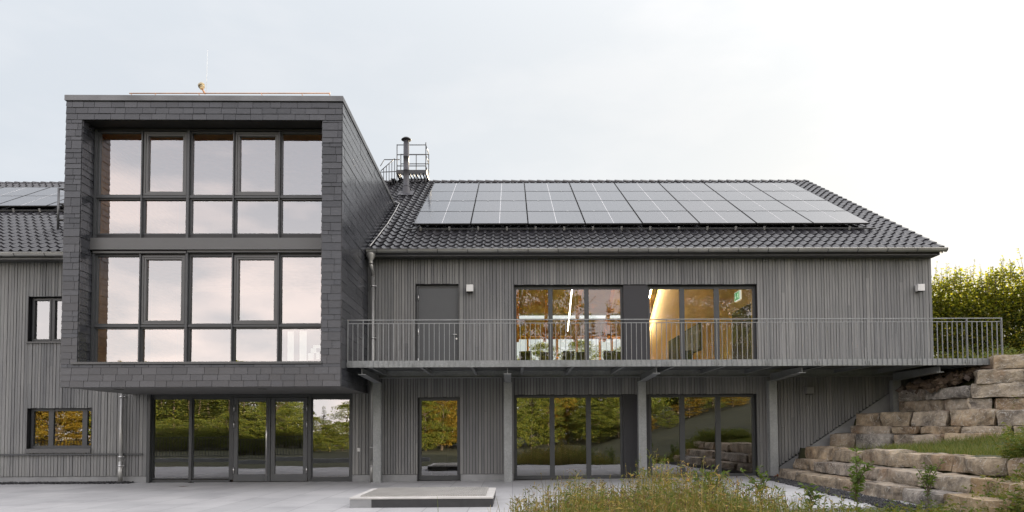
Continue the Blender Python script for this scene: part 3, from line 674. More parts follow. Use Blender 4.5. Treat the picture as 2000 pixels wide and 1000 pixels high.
# ------------------------------------------------------------------ slate clad box (own rotated frame, origin at its right front base corner)
BX = empty('slate_bay', (-4.13, -3.13, 0.0), 'dark slate clad box projecting from the facade above the entrance doors', 'building extension', rz=R(0.4))
def BL(x): return x + 4.13       # world-like x to local
XL, XR = BL(-10.80), 0.0
ZB, ZT = 2.53, 9.50
ox0, ox1, oz0, oz1 = BL(-10.415), BL(-4.60), 3.10, 9.05
DEP = 9.6                          # box depth to the back
sl = MB(); srnd = random.Random(21)
def slate_face(P, U, V, N, w, h, rows, wr, holes=(), lip=.022):
    """rows of slates on the plane P + u*U + v*V; every slate a wedge standing proud at its lower edge"""
    P, U, V, N = Vector(P), Vector(U), Vector(V), Vector(N)
    v = 0.0
    while v < h - 0.01:
        rh = srnd.choice(rows); rh = min(rh, h - v)
        if h - v - rh < 0.05: rh = h - v
        spans = subtract((0.0, w), [(a, b) for a, b, c, d in holes if c < v + rh * .5 < d])
        for a, b in spans:
            u = a
            first = True
            while u < b - 0.01:
                sw = srnd.uniform(*wr)
                if first: sw *= srnd.uniform(0.4, 1.0); first = False
                if b - u - sw < 0.09: sw = b - u
                j = srnd.uniform(0, 0.005); g = 0.004; t0 = lip + j + srnd.uniform(-.003, .003); t1 = 0.007 + j
                q = []
                lo = v - 0.012 + srnd.uniform(-.003, .003)
                for (n0) in (0, 1):
                    for (uu, vv, tt) in ((u + g, lo, t0), (u + sw - g, lo, t0), (u + sw - g, v + rh - .002, t1), (u + g, v + rh - .002, t1)):
                        q.append(P + U * uu + V * vv + N * (tt if n0 else 0.0))
                sl.hexa(q); u += sw
        v += rh
ROWS_F = (0.17, 0.15, 0.19, 0.13); ROWS_S = (0.10, 0.13, 0.16, 0.19, 0.21)
# front: bottom band, left jamb, right jamb, top band
FR = dict(U=(1, 0, 0), V=(0, 0, 1), N=(0, -1, 0))
slate_face((XL, 0, ZB), w=XR - XL, h=oz0 - ZB - 0.02, rows=(0.15, 0.17, 0.14), wr=(0.26, 0.42), **FR)
slate_face((XL, 0, oz0 - 0.02), w=ox0 - XL, h=oz1 - oz0 + 0.02, rows=ROWS_S, wr=(0.22, 0.55), **FR)
slate_face((ox1, 0, oz0 - 0.02), w=XR - ox1, h=oz1 - oz0 + 0.02, rows=ROWS_S, wr=(0.2, 0.6), **FR)
slate_face((XL, 0, oz1), w=XR - XL, h=ZT - oz1, rows=(0.15,), wr=(0.24, 0.42), **FR)
# sides and inner reveals
slate_face((XR, 0, ZB), (0, 1, 0), (0, 0, 1), (1, 0, 0), DEP, ZT - ZB, (0.20, 0.23, 0.25, 0.18), (0.4, 0.8), lip=.013)
slate_face((XL, DEP, ZB), (0, -1, 0), (0, 0, 1), (-1, 0, 0), DEP, ZT - ZB, (0.165, 0.19, 0.21), (0.28, 0.6))
slate_face((ox0, 0.0, oz0), (0, 1, 0), (0, 0, 1), (1, 0, 0), 0.55, oz1 - oz0, (0.15, 0.19, 0.22), (0.3, 0.55))
slate_face((ox1, 0.55, oz0), (0, -1, 0), (0, 0, 1), (-1, 0, 0), 0.55, oz1 - oz0, (0.15, 0.19, 0.22), (0.3, 0.55))
sl.build('slate_cladding', 'slate', BX, world=False)
w = MB()   # structural shell behind the slates
w.box(XL + .002, ox0 - .002, 0.003, 0.6, ZB + .03, ZT - .003); w.box(ox1 + .002, XR - .002, 0.003, 0.6, ZB + .03, ZT - .003)
w.box(ox0 - .002, ox1 + .002, 0.003, 0.62, ZB + .03, oz0 - .003); w.box(ox0 - .002, ox1 + .002, 0.003, 0.62, oz1 + .003, ZT - .003)
w.box(XL + .002, XL + .2, 0.6, DEP, ZB + .03, ZT - .003); w.box(XR - .2, XR - .002, 0.6, DEP, ZB + .03, ZT - .003)
w.box(XL + .2, XR - .2, 5.0, 5.1, ZB + .1, ZT - .1)
w.build('box_wall', 'black', BX, world=False)
mb = MB(); mb.box(XL - .0, XR - .0, 0.012, 3.2, ZB - 0.012, ZB + 0.02); so_ = mb.build('soffit', 'soffit_board', BX, world=False)
for x in (BL(-10.0), BL(-7.0) + .6):
    mb = MB(); mb.box(x, x + 0.2, 0.8, 0.9, ZB - 0.020, ZB - 0.0125); mb.build('recessed_light', 'black', so_, world=False)
mb = MB(); mb.box(XL - .03, XR + .03, -0.05, 0.12, ZT + .0, ZT + 0.13); mb.box(XL - .03, XL + .12, 0.12, DEP, ZT, ZT + .13); mb.box(XR - .12, XR + .03, 0.12, DEP, ZT, ZT + .13); mb.box(XL + .12, XR - .12, 0.12, DEP, ZT - .05, ZT + .02)
mb.build('roof_edge_cap', 'dark_zinc', BX, world=False)
# inner frame: sill, spandrel, dark head, floors inside
GY = 0.52
mb = MB(); mb.box(ox0 - .12, ox1 + .02, -0.06, GY, oz0 - 0.035, oz0 + 0.02); mb.build('sill', 'spandrel_metal', BX, world=False)
mb = MB(); mb.box(ox0 - .0, ox1 - .002, 0.36, GY + .02, 5.95, 6.24); mb.build('spandrel', 'spandrel_metal', BX, world=False)
mb = MB(); mb.box(ox0 + .005, ox1 - .005, GY - .05, GY + .06, 8.98, oz1 - .01); mb.box(ox0 + .005, ox1 - .005, GY, GY + .2, 5.84, 5.95); mb.box(ox0 + .005, ox1 - .005, GY, GY + .2, 6.24, 6.37); mb.build('head_panel', 'reveal_metal', BX, world=False)
mb = MB(); mb.box(XL + .2, XR - .2, GY + .25, 5, 5.85, 6.32); mb.box(XL + .2, XR - .2, GY + .1, 5, 9.02, 9.2); mb.box(XL + .2, XR - .2, GY + .1, 5, 2.75, 3.1); mb.box(XL + .2, XL + .32, GY + .1, 5, ZB + .2, ZT - .3); mb.build('timber_lining', 'glulam_wood', BX, world=False)
cols = [(-10.335, -9.225, 0), (-9.205, -8.105, 1), (-8.035, -6.95, 0), (-6.93, -5.81, 1), (-5.79, -4.62, 0)]
def box_win(x0, x1, z0, zt, z1, sash):
    x0, x1 = BL(x0), BL(x1)
    # upper light
    f = 0.035
    mb = MB()
    for (a, b, c, d) in ((x0, x1, z0, zt - .03), (x0, x1, zt + .03, z1)):
        ff = f
        mb.box(a, a + ff, GY, GY + .09, c, d); mb.box(b - ff, b, GY, GY + .09, c, d); mb.box(a + ff, b - ff, GY, GY + .09, d - ff, d); mb.box(a + ff, b - ff, GY, GY + .09, c, c + ff)
    mb.box(x0, x1, GY - .045, GY + .07, zt - .028, zt + .028)
    o = mb.build('window', 'anthracite_metal', BX, world=False)
    def glass(a, b, c, d, y):
        p = MB(); tilt(p, a, b, c, d, y); p.build('pane', 'window_glass', o, world=False)
    glass(x0 + f, x1 - f, z0 + f, zt - .03 - f, GY + .06)
    if sash:
        s = MB(); a, b, c, d = x0 + .02, x1 - .02, zt + .045, z1 - .02
        for (e, y0, y1, iw) in ((0.0, GY - .03, GY + .08, .045), (0.05, GY - .015, GY + .08, .045)):
            s.box(a + e, a + e + iw, y0, y1, c + e, d - e); s.box(b - e - iw, b - e, y0, y1, c + e, d - e); s.box(a + e + iw, b - e - iw, y0, y1, d - e - iw, d - e); s.box(a + e + iw, b - e - iw, y0, y1, c + e, c + e + iw)
        s.build('sash', 'spandrel_metal', o, world=False); glass(a + .09, b - .09, c + .09, d - .09, GY + .05)
    else: glass(x0 + f, x1 - f, zt + .03 + f, z1 - f, GY + .06)
for x0, x1, sh in cols:
    box_win(x0, x1, 6.36, 7.31, 8.98, sh); box_win(x0, x1, 3.13, 4.065, 5.85, sh)
for z0, z1 in ((6.24, 8.99), (3.12, 5.93)):
    for x, wd in ((-10.36, .05), (-9.215, .03), (-8.07, .06), (-6.94, .03), (-5.80, .03)):
        mb = MB(); mb.box(BL(x) - wd / 2, BL(x) + wd / 2, GY - .07, GY + .05, z0, z1 if wd < .06 else z1 + .0); mb.build('mullion', 'anthracite_metal', BX, world=False)
for x0, x1, z in ((-10.36, -8.07, 5.905), (-8.04, -4.64, 5.925)):
    mb = MB(); mb.box(BL(x0), BL(x1), GY - .10, GY, z - .03, z + .02); mb.build('blind_box', 'spandrel_metal', BX, world=False)
# white paper hung inside the lower right window
for (a, b, c, d) in ((-5.62, -5.46, 3.2, 3.95), (-5.32, -5.14, 3.2, 3.97)):
    mb = MB(); mb.box(BL(a), BL(b), GY + .12, GY + .125, c, d)
    if a > -5.4:
        for q in ((-5.10, -4.96, 3.22, 3.40), (-5.04, -4.90, 3.40, 3.52), (-4.98, -4.80, 3.52, 3.60), (-4.90, -4.82, 3.24, 3.42)): mb.box(BL(q[0]), BL(q[1]), GY + .12, GY + .125, q[2], q[3] - .002)
    mb.build('paper_strip', 'white_plastic', BX, world=False)

# ------------------------------------------------------------------ roof edge conductor, siren, rod on the box
BZ = ZT + 0.13
mb = MB(); cx = -9.45
mb.tube((-9.45, -2.9, 9.83), (-4.5, -2.85, 9.86), 0.014, 8)
for x in (-9.42, -8.83, -7.75, -6.2, -5.2, -4.52): mb.tube((x, -2.9 if x < -5 else -2.86, 9.84), (x + .1, -2.88, 9.62), 0.009, 6)
tag(mb.build('lightning_conductor', 'copper'), 'thin copper rod running along the top edge of the slate box', 'lightning conductor')
sr = empty('roof_siren', (-7.6, -2.86, 9.86), 'small beige horn tilted on the copper rod above the slate box', 'siren')
mb = MB(); mb.tube((-7.6, -2.86, 9.84), (-7.68, -2.86, 9.97), 0.022, 8); mb.build('bracket', 'copper', sr)
mb = MB()
for t, r, e in ((0, .07, .03), (0.05, .085, .03)):
    mb.tube((-7.67 - t * .4, -2.86, 9.99 + t), (-7.70 - t * .4, -2.86, 10.03 + t), r, 14, r * .85)
mb.build('horn', 'gold_paint', sr)
mb = MB(); mb.tube((-7.58, -2.85, 9.85), (-7.56, -2.85, 10.98), 0.004, 6, 0.002)
tag(mb.build('air_terminal', 'white_plastic'), 'thin pale vertical rod rising above the slate box beside the horn', 'lightning rod')

# ------------------------------------------------------------------ balcony
BAL = empty('balcony', (4.0, -1.3, 3.0), 'long galvanised steel balcony on posts across the upper floor', 'balcony')
bx0, bx1, by = -4.11, 12.38, -2.6
mb = MB(); mb.box(bx0, bx1, by + .02, -0.02, 3.14, 3.19); mb.build('deck', 'deck', BAL)
mb = MB(); mb.box(bx0, bx1, by, by + .015, 3.02, 3.185); mb.box(bx0, bx1, by + .015, by + .07, 3.02, 3.032); mb.box(bx1 - .015, bx1, by + .015, -0.05, 3.02, 3.185); mb.build('fascia', 'galvanised_steel', BAL)
mb = MB(); mb.box(bx0 + .02, bx1 - .02, -0.20, -0.08, 2.96, 3.14); mb.box(bx0 + .02, bx1 - .02, -0.26, -0.02, 2.945, 2.96); mb.build('edge_beam', 'galvanised_steel', BAL)
x = bx0 + 0.55
while x < bx1:
    mb = MB(); mb.box(x - .005, x + .005, by + .08, -0.26, 3.03, 3.135); mb.box(x - .035, x + .035, by + .08, -0.26, 3.018, 3.028); mb.build('joist', 'galvanised_steel', BAL); x += 1.275
COLX = (-3.78, -0.115, 3.66, 7.36, 10.88)
for cx in COLX:
    mb = MB(); zb = pz(cx) if cx < 9 else 1.5
    mb.box(cx - .11, cx + .11, -0.47, -0.455, zb, 2.80); mb.box(cx - .11, cx + .11, -0.285, -0.27, zb, 2.80); mb.box(cx - .006, cx + .006, -0.455, -0.285, zb, 2.80)
    mb.box(cx - .115, cx - .09, -0.455, -0.285, zb, 2.80)
    mb.box(cx - .15, cx + .15, -0.51, -0.23, zb, zb + .015)
    mb.build('post', 'galvanised_steel', BAL)
    mb = MB(); w2 = .095; yt = -2.42                      # tapered cantilever beam
    mb.hexa([(cx - .006, yt, 2.87), (cx + .006, yt, 2.87), (cx + .006, -0.28, 2.80), (cx - .006, -0.28, 2.80), (cx - .006, yt, 3.015), (cx + .006, yt, 3.015), (cx + .006, -0.28, 3.015), (cx - .006, -0.28, 3.015)])
    mb.hexa([(cx - w2, yt, 2.855), (cx + w2, yt, 2.855), (cx + w2, -0.27, 2.785), (cx - w2, -0.27, 2.785), (cx - w2, yt, 2.87), (cx + w2, yt, 2.87), (cx + w2, -0.27, 2.80), (cx - w2, -0.27, 2.80)])
    mb.build('beam', 'galvanised_steel', BAL)
mb = MB()
mb.box(bx0, bx1, by - .012, by + .028, 4.195, 4.215); mb.build('handrail', 'galvanised_steel', BAL)
mb = MB(); mb.box(bx0 + .03, bx1 - .03, by - .006, by + .022, 4.112, 4.127); mb.build('rail', 'galvanised_steel', BAL)
PITCH = (bx1 - bx0 - .04) / 130.0
rest = MB(); nb = 0
for i in range(131):
    x = bx0 + .02 + i * PITCH
    if i % 10 == 3 or i in (0, 130):
        mb = MB(); mb.box(x - .006, x + .006, by - .03, by + .03, 3.03, 4.195)
        mb.box(x - .055, x - .04, by - .026, by, 3.05, 3.14); mb.box(x + .04, x + .055, by - .026, by, 3.05, 3.14); mb.box(x - .055, x + .055, by - .006, by - .001, 3.045, 3.145)
        for dx in (-.025, .025): mb.tube((x + dx, by - .018, 3.095), (x + dx, by - .006, 3.095), 0.012, 6)
        mb.build('railing_post', 'galvanised_steel', BAL)
    else:
        mb = MB() if nb < 100 else rest
        mb.box(x - .005, x + .005, by - .028, by - .001, 3.03, 4.112)
        if nb < 100: mb.build('baluster', 'galvanised_steel', BAL)
        nb += 1
rb = rest.build('baluster', 'galvanised_steel', BAL); rb['kind'] = 'stuff'

# ------------------------------------------------------------------ things on the facade
def wall_lamp(x, z, label, y=0.0, mat='white_plastic'):
    o = empty('wall_lamp', (x, y, z), label, 'lamp', 'white cube lamps on the timber facade')
    m = MB(); m.box(x - .075, x + .075, -0.055, -0.002, z - .09, z + .09); m.build('bracket', 'anthracite_metal', o)
    m = MB(); m.box(x - .10, x + .10, -0.21, -0.056, z - .10, z + .10); m.build('housing', mat, o, bevel=.008)
    m = MB(); m.box(x - .085, x + .085, -0.20, -0.065, z - .113, z - .1005); m.build('lens', 'black', o)
    return o
wall_lamp(-1.20, 5.52, 'white square wall lamp right of the grey balcony door')
wall_lamp(11.82, 5.50, 'white square wall lamp near the far end of the upper facade')
wall_lamp(8.53, 2.54, 'shaded square wall lamp on the cladding beneath the balcony', mat='shaded_lamp_grey')
hr = empty('wall_handrail', (-12.5, -0.06, 0.82), 'dark metal handrail low along the timber wall behind the downpipe', 'handrail')
mb = MB(); mb.box(-19.5, -10.52, -0.075, -0.03, 0.80, 0.845); mb.build('rail', 'anthracite_metal', hr)
for x in (-17.5, -15.5, -13.5, -11.6, -10.6):
    mb = MB(); mb.box(x - .015, x + .015, -0.03, 0.03, 0.81, 0.835); mb.build('bracket', 'anthracite_metal', hr)
mb = MB(); mb.box(-4.43, -4.35, -0.03, -0.001, 0.86, 0.96); mb.box(-4.42, -4.36, -0.038, -0.031, 0.87, 0.95); tag(mb.build('wall_socket', 'white_plastic'), 'small white socket box on the cladding beside the entrance', 'socket')

# ------------------------------------------------------------------ roof things
def on_roof(o, x, s, n): o.location = roof_p(x, s, n); o.rotation_euler = (R(30.6), 0, 0)
PWd, PHt = 1.775, 1.652
def make_panel():
    m = MB(); a, b = PWd / 2 - .022, PHt / 2 - .014
    m.box(-a, a, -b, b, -0.02, 0.006, 0); m.box(-.007, .007, -b + .02, b - .02, 0.0062, 0.0085, 1)
    o = m.build('solar_panel', ['solar_cells', 'backsheet'])
    f = MB(); a2, b2 = a + .008, b + .007
    f.box(-a2, -a + .0, -b2, b2, -.035, .010); f.box(a, a2, -b2, b2, -.035, .010); f.box(-a, a, -b2, -b, -.035, .010); f.box(-a, a, b, b2, -.035, .010)
    f.build('panel_frame', 'black', o, world=False)
    for x in (-.45, .45):
        c = MB(); c.box(x - .03, x + .03, b - .01, b + .028, 0.010, 0.016); c.build('clamp', 'steel', o, world=False)
    return o
proto = make_panel(); first = True
prnd = random.Random(3)
for r_ in range(4):
    for c in range(8):
        o = proto if first else copy_tree(proto)
        first = False
        on_roof(o, -3.03 + PWd * (c + .5), 2.13 + PHt * (r_ + .5), 0.25 + prnd.uniform(-.003, .003))
        o.rotation_euler = (R(30.6 + prnd.uniform(-.12, .12)), R(prnd.uniform(-.12, .12)), 0)
        row = ['bottom row of the long roof', 'second lowest row of the long roof', 'second highest row of the long roof', 'top row of the long roof'][r_]
        wh = (['at the chimney end', 'second from the chimney end', 'third from the chimney end', 'fourth from the chimney end', 'fourth from the gable end', 'third from the gable end', 'second from the gable end', 'at the gable end'][c])
        tag(o, 'solar panel %s in the %s' % (wh, row), 'solar panel', 'solar panels on the long roof')
for r_ in range(2):
    for c in range(4):
        o = copy_tree(proto); on_roof(o, -14.10 - PWd * (c + .5), 4.86 + 1.62 * (r_ + .5), 0.23)
        wh = ['nearest the slate box', 'second from the slate box', 'third from the slate box', 'fourth from the slate box'][c]
        tag(o, '%s row solar panel on the left roof, %s' % (['lower', 'upper'][r_], wh), 'solar panel', 'solar panels on the left roof')
def rack(x0, x1, s, label, off=0):
    o = empty('mounting_rack', roof_p((x0 + x1) / 2, s, .1 + off), label, 'mounting rail')
    m = MB(); m.hexa([roof_p(x0, s - .07, .085 + off), roof_p(x1, s - .07, .085 + off), roof_p(x1, s - .02, .085 + off), roof_p(x0, s - .02, .085 + off), roof_p(x0, s - .07, .125 + off), roof_p(x1, s - .07, .125 + off), roof_p(x1, s - .02, .125 + off), roof_p(x0, s - .02, .125 + off)])
    m.build('rail', 'dark_zinc', o)
    x = x0 + .45
    while x < x1:
        h = MB(); h.hexa([roof_p(x - .03, s - .08, .06 + off), roof_p(x + .03, s - .08, .06 + off), roof_p(x + .03, s - .05, .06 + off), roof_p(x - .03, s - .05, .06 + off), roof_p(x - .03, s - .08, .17 + off), roof_p(x + .03, s - .08, .17 + off), roof_p(x + .03, s - .05, .17 + off), roof_p(x - .03, s - .05, .17 + off)])
        h.build('hook', 'zinc', o); x += .8875
rack(-3.25, 11.35, 2.12, 'dark rail with clamps along the lower edge of the long array')
rack(-21, -14.0, 4.85, 'dark rail with clamps under the left roof panels', -.02)
# flue
fl = empty('chimney_flue', (-4.01, 6.17, 10.41), 'tall round metal flue pipe with flat cap rising from the tiles', 'chimney')
mb = MB(); mb.hexa([roof_p(-4.30, 7.35, .07), roof_p(-3.72, 7.35, .07), roof_p(-3.72, 8.05, .09), roof_p(-4.30, 8.05, .09), roof_p(-4.30, 7.35, .085), roof_p(-3.72, 7.35, .085), roof_p(-3.72, 8.05, .105), roof_p(-4.30, 8.05, .105)]); mb.lathe((-4.01, 6.2, 10.38), [(0.19, 0), (0.15, .28), (0.115, .42)], 16); mb.build('flashing_cone', 'flue_steel', fl)
mb = MB(); mb.lathe((-4.01, 6.2, 10.78), [(0.0, 0), (0.125, 0.0), (0.125, .03), (0.11, .04), (0.11, .62), (0.118, .625), (0.118, .66), (0.11, .665), (0.11, 1.15), (0.118, 1.155), (0.118, 1.19), (0.11, 1.195), (0.11, 1.70), (0.10, 1.71), (0.10, 1.86)], 18); mb.build('pipe', 'flue_steel', fl)
mb = MB(); mb.lathe((-4.01, 6.2, 12.60), [(0.0, 0.0), (0.19, 0.0), (0.195, .02), (0.11, .09), (0.0, .12)], 18); mb.build('cap', 'black', fl)
# maintenance platform by the ridge
pf = empty('roof_platform', (-4.0, 7.8, 11.9), 'steel service platform with railings beside the flue on the ridge', 'platform')
mb = MB(); mb.box(-4.62, -3.40, 7.5, 7.56, 11.80, 11.95); mb.box(-4.62, -3.40, 8.44, 8.5, 11.80, 11.95); mb.box(-4.62, -4.56, 7.56, 8.44, 11.80, 11.95); mb.box(-3.46, -3.40, 7.56, 8.44, 11.80, 11.95)
for i in range(8): mb.box(-4.54 + i * .135, -4.49 + i * .135, 7.57, 8.43, 11.86, 11.89)
mb.build('platform_deck', 'dark_steel', pf)
mb = MB()
for x in (-4.59, -3.43):
    for yq in (7.53, 8.47):
        zr = EZ0 + (yq - EY0) * TAN if yq < 8.4 else 11.6
        mb.tube((x, yq, zr), (x, yq, 11.82), .022, 6)
        mb.tube((x, yq, 11.9), (x, yq, 13.0), .02, 6)
for z in (12.12, 12.58, 12.98):
    mb.tube((-4.59, 7.53, z), (-3.43, 7.53, z), .018, 6); mb.tube((-4.59, 8.47, z), (-3.43, 8.47, z), .018, 6); mb.tube((-3.43, 7.53, z), (-3.43, 8.47, z), .018, 6)
mb.tube((-3.95, 8.47, 11.9), (-3.95, 8.47, 12.98), .018, 6); mb.tube((-3.43, 7.53, 12.98), (-3.43, 7.53, 13.08), .02, 6)
mb.build('guard_railing', 'dark_steel', pf)
mb = MB()
mb.tube((-5.35, 8.0, 12.30), (-5.2, 8.0, 12.55), .016, 6); mb.tube((-5.2, 8.0, 12.57), (-4.55, 8.0, 12.57), .018, 6); mb.tube((-5.3, 8.0, 12.05), (-4.6, 8.0, 12.08), .018, 6)
a, b = Vector((-5.25, 7.6, 11.95)), Vector((-4.70, 7.6, 12.45))
mb.tube(a, b, .016, 6)
for i in range(6):
    p = a.lerp(b, i / 5); mb.tube(p, (p.x, p.y, 11.1), .016, 6)
for i in range(4): mb.box(-5.3 + i * .15, -5.12 + i * .15, 7.6, 8.1, 11.25 + i * .12, 11.28 + i * .12)
mb.build('stair', 'dark_steel', pf)
# guard at the left roof edge of the box
lg = empty('roof_guard', (-14.2, 1.7, 7.9), 'short steel guard frame standing on the left roof tiles', 'guard rail')
for x in (-14.2, -13.0):
    mb = MB(); mb.tube((x, 1.7, 7.80), (x, 1.7, 9.12), .035, 8); mb.build('post', 'dark_zinc', lg)
for z in (8.12, 8.62, 9.10):
    mb = MB(); mb.tube((-14.2, 1.7, z), (-13.0, 1.75, z), .025, 8); mb.tube((-14.2, 1.7, z), (-13.6, 2.1, z - .12), .018, 6); mb.build('rail', 'dark_zinc', lg)
mb = MB(); mb.path([roof_p(-4.20, 6.1, .10), roof_p(-3.97, 5.72, .12), roof_p(-3.93, 4.2, .12), roof_p(-3.92, 2.6, .12), roof_p(-3.96, 1.2, .12), roof_p(-4.0, 0.05, .12)], .018, 6)
tag(mb.build('roof_cable', 'zinc'), 'pale lightning cable running down the tiles beside the slate box', 'cable')
mb = MB(); mb.box(-4.13, -3.98, 4.9, 5.05, 9.62, 9.78); mb.box(-4.0, -3.9, 4.92, 5.0, 9.62, 9.7); tag(mb.build('overflow_spout', 'black'), 'small dark spout where the slate box meets the tiles', 'spout')

# ------------------------------------------------------------------ inside the upper room
for x, y0, y1 in ((2.9, 9.3, 15.6), (6.72, 9.3, 15.6)):
    z0, z1 = rz_in(y0) - .42, rz_in(y1) - .42
    o = empty('strip_light', (x, y0, z0), 'lit white strip light hung along the timber roof, ' + ('seen through the left window group' if x < 5 else 'beside the ochre wall'), 'lamp', 'strip lights in the upper room')
    m = MB(); m.bar((x, y0, z0), (x, y1, z1), .022, .03); m.build('tube', 'lamp_strip' if x > 5 else 'lamp_dim', o)
    m = MB(); m.bar((x, y0, z0 + .035), (x, y1, z1 + .035), .07, .035); m.build('housing', 'white_plastic', o)
mb = MB(); mb.box(7.02, 7.098, 5.7, 8.2, 4.42, 5.45); o = mb.build('wall_screen', 'dark_rubber'); tag(o, 'dark grey board on the ochre wall of the upper room', 'screen')
mb = MB(); mb.box(7.015, 7.0195, 5.75, 8.15, 4.47, 5.40); s_ = mb.build('screen_face', 'anthracite_metal', o)
es = empty('exit_sign', (7.04, 1.5, 5.6), 'lit green exit sign with white running figure above the dark doorway', 'sign')
mb = MB(); mb.box(7.045, 7.095, 1.24, 1.76, 5.46, 5.74); mb.build('sign_box', 'exit_white', es)
mb = MB(); mb.box(7.040, 7.0445, 1.27, 1.73, 5.48, 5.72); mb.build('sign_face', 'exit_green', es)
mb = MB(); X = 7.037
def sq(y0, z0, y1, z1, w):     # stroke on the sign face; the reader looks along +x so y runs right to left
    d = Vector((0, y1 - y0, z1 - z0)).normalized(); n = Vector((0, -d.z, d.y)) * w / 2
    p, q = Vector((X, y0, z0)), Vector((X, y1, z1)); mb.face([p - n, p + n, q + n, q - n])
mb.tube((X + .002, 1.405, 5.675), (X, 1.405, 5.675), 0.018, 10)
sq(1.41, 5.65, 1.43, 5.585, .03); sq(1.43, 5.585, 1.385, 5.545, .018); sq(1.385, 5.545, 1.40, 5.505, .016); sq(1.43, 5.585, 1.47, 5.545, .018); sq(1.47, 5.545, 1.50, 5.55, .016)
sq(1.41, 5.64, 1.365, 5.615, .014); sq(1.415, 5.64, 1.455, 5.62, .014)
for (a, b) in (((1.33, 5.50), (1.33, 5.70)), ((1.29, 5.50), (1.29, 5.70)), ((1.33, 5.695), (1.29, 5.695))): sq(*a, *b, .012)
sq(1.62, 5.70, 1.62, 5.58, .03); sq(1.66, 5.60, 1.62, 5.53, .022); sq(1.58, 5.60, 1.62, 5.53, .022)
mb.build('symbol', 'exit_white', es)
ch = None
def make_chair():
    o = empty('dining_chair', (0, 0, 0), '', 'chair', 'dark chairs inside the upper room')
    m = MB(); m.box(-.22, .22, -.22, .22, .43, .47); m.build('seat', 'black', o, world=False)
    m = MB(); m.hexa([(-.22, -.24, .62), (.22, -.24, .62), (.22, -.21, .62), (-.22, -.21, .62), (-.21, -.29, .95), (.21, -.29, .95), (.21, -.26, .95), (-.21, -.26, .95)]); m.build('backrest', 'black', o, world=False)
    for sx in (-.2, .2):
        for sy in (-.2, .2):
            m = MB(); m.tube((sx, sy, 0), (sx, sy, .43), .014, 6)
            if sy < 0: m.tube((sx, sy, .43), (sx, -.26, .8), .014, 6)
            m.build('leg', 'steel', o, world=False)
    return o
LB = ['dark chair back seen beneath the lowest left end of the upper windows', 'dark chair back in the first upper window beside its right mullion', 'dark chair back at the left of the second upper window', 'dark chair back at the right of the second upper window',
      'dark chair back low in the third upper window', 'dark chair back beside the dark infill panel', 'dark chair back near the ochre wall in the fourth upper window']
for k, px in enumerate((0.45, 0.98, 1.55, 2.05, 2.75, 3.22, 5.0)):
    x = px * 1.2
    if ch is None: ch = make_chair(); o = ch
    else: o = copy_tree(ch)
    o.location = (x, 3.9 + .3 * (k % 2), 3.2); o.rotation_euler = (0, 0, .15 * ((k * 7) % 5 - 2)); o['label'] = LB[k]

# ------------------------------------------------------------------ hatch on the terrace
ht = empty('floor_hatch', (-1.7, -5.8, 0), 'low concrete light shaft curb with ribbed steel cover on the paving', 'hatch')
mb = MB()
xa, xb, ya, yb = -3.03, -0.37, -6.80, -4.70
mb.box(xa, xa + .40, ya, ya + .1, -.05, .155); mb.build('corner_block', 'concrete', ht)
mb = MB(); mb.box(xa + .401, xb, ya + .003, ya + .1, -.05, .152); mb.box(xa, xa + .1, ya + .1, yb, -.05, .152); mb.box(xb - .1, xb, ya + .1, yb, -.05, .152); mb.box(xa + .1, xb - .1, yb - .1, yb, -.05, .152); mb.build('curb', 'dark_rubber', ht)
mb = MB(); mb.box(xa - .01, xb + .01, ya - .01, yb, .155, .19); mb.build('coping', 'pale_concrete', ht, bevel=.006)
mb = MB(); mb.box(xa + .16, xb - .14, ya + .16, yb - .08, .191, .205)
x = xa + .17
while x < xb - .16: mb.box(x, x + .022, ya + .17, yb - .09, .206, .216); x += .047
mb.build('cover_plate', 'plate_steel', ht)
for x, l in ((-3.04, 'small steel lifting eye at the left rear corner of the hatch'), (-0.72, 'small steel lifting eye at the right rear corner of the hatch')):
    mb = MB(); mb.tube((x - .05, -4.6, .0), (x - .05, -4.6, .05), .02, 6); mb.tube((x + .05, -4.6, .0), (x + .05, -4.6, .05), .02, 6); mb.tube((x - .05, -4.6, .05), (x + .05, -4.6, .06), .012, 6)
    tag(mb.build('lifting_eye', 'dark_zinc'), l, 'lifting eye', 'lifting eyes behind the hatch')
mb = MB(); mb.face([(-8.78, -1.52, .012), (-8.62, -1.60, .03), (-8.5, -1.52, .02), (-8.62, -1.44, .012)]); tag(mb.build('fallen_leaf', 'dead_leaf'), 'single brown fallen leaf on the paving before the entrance', 'leaf')
mb = MB(); mb.lathe((-9.12, -0.12, 0), [(0.05, 0), (0.05, .03), (0.03, .05), (0.0, .06)], 10); mb.box(-9.12, -9.0, -.16, -.12, 0.0, .02); tag(mb.build('door_stop', 'dark_rubber'), 'small dark door stop on the paving below the left glazing', 'door stop')

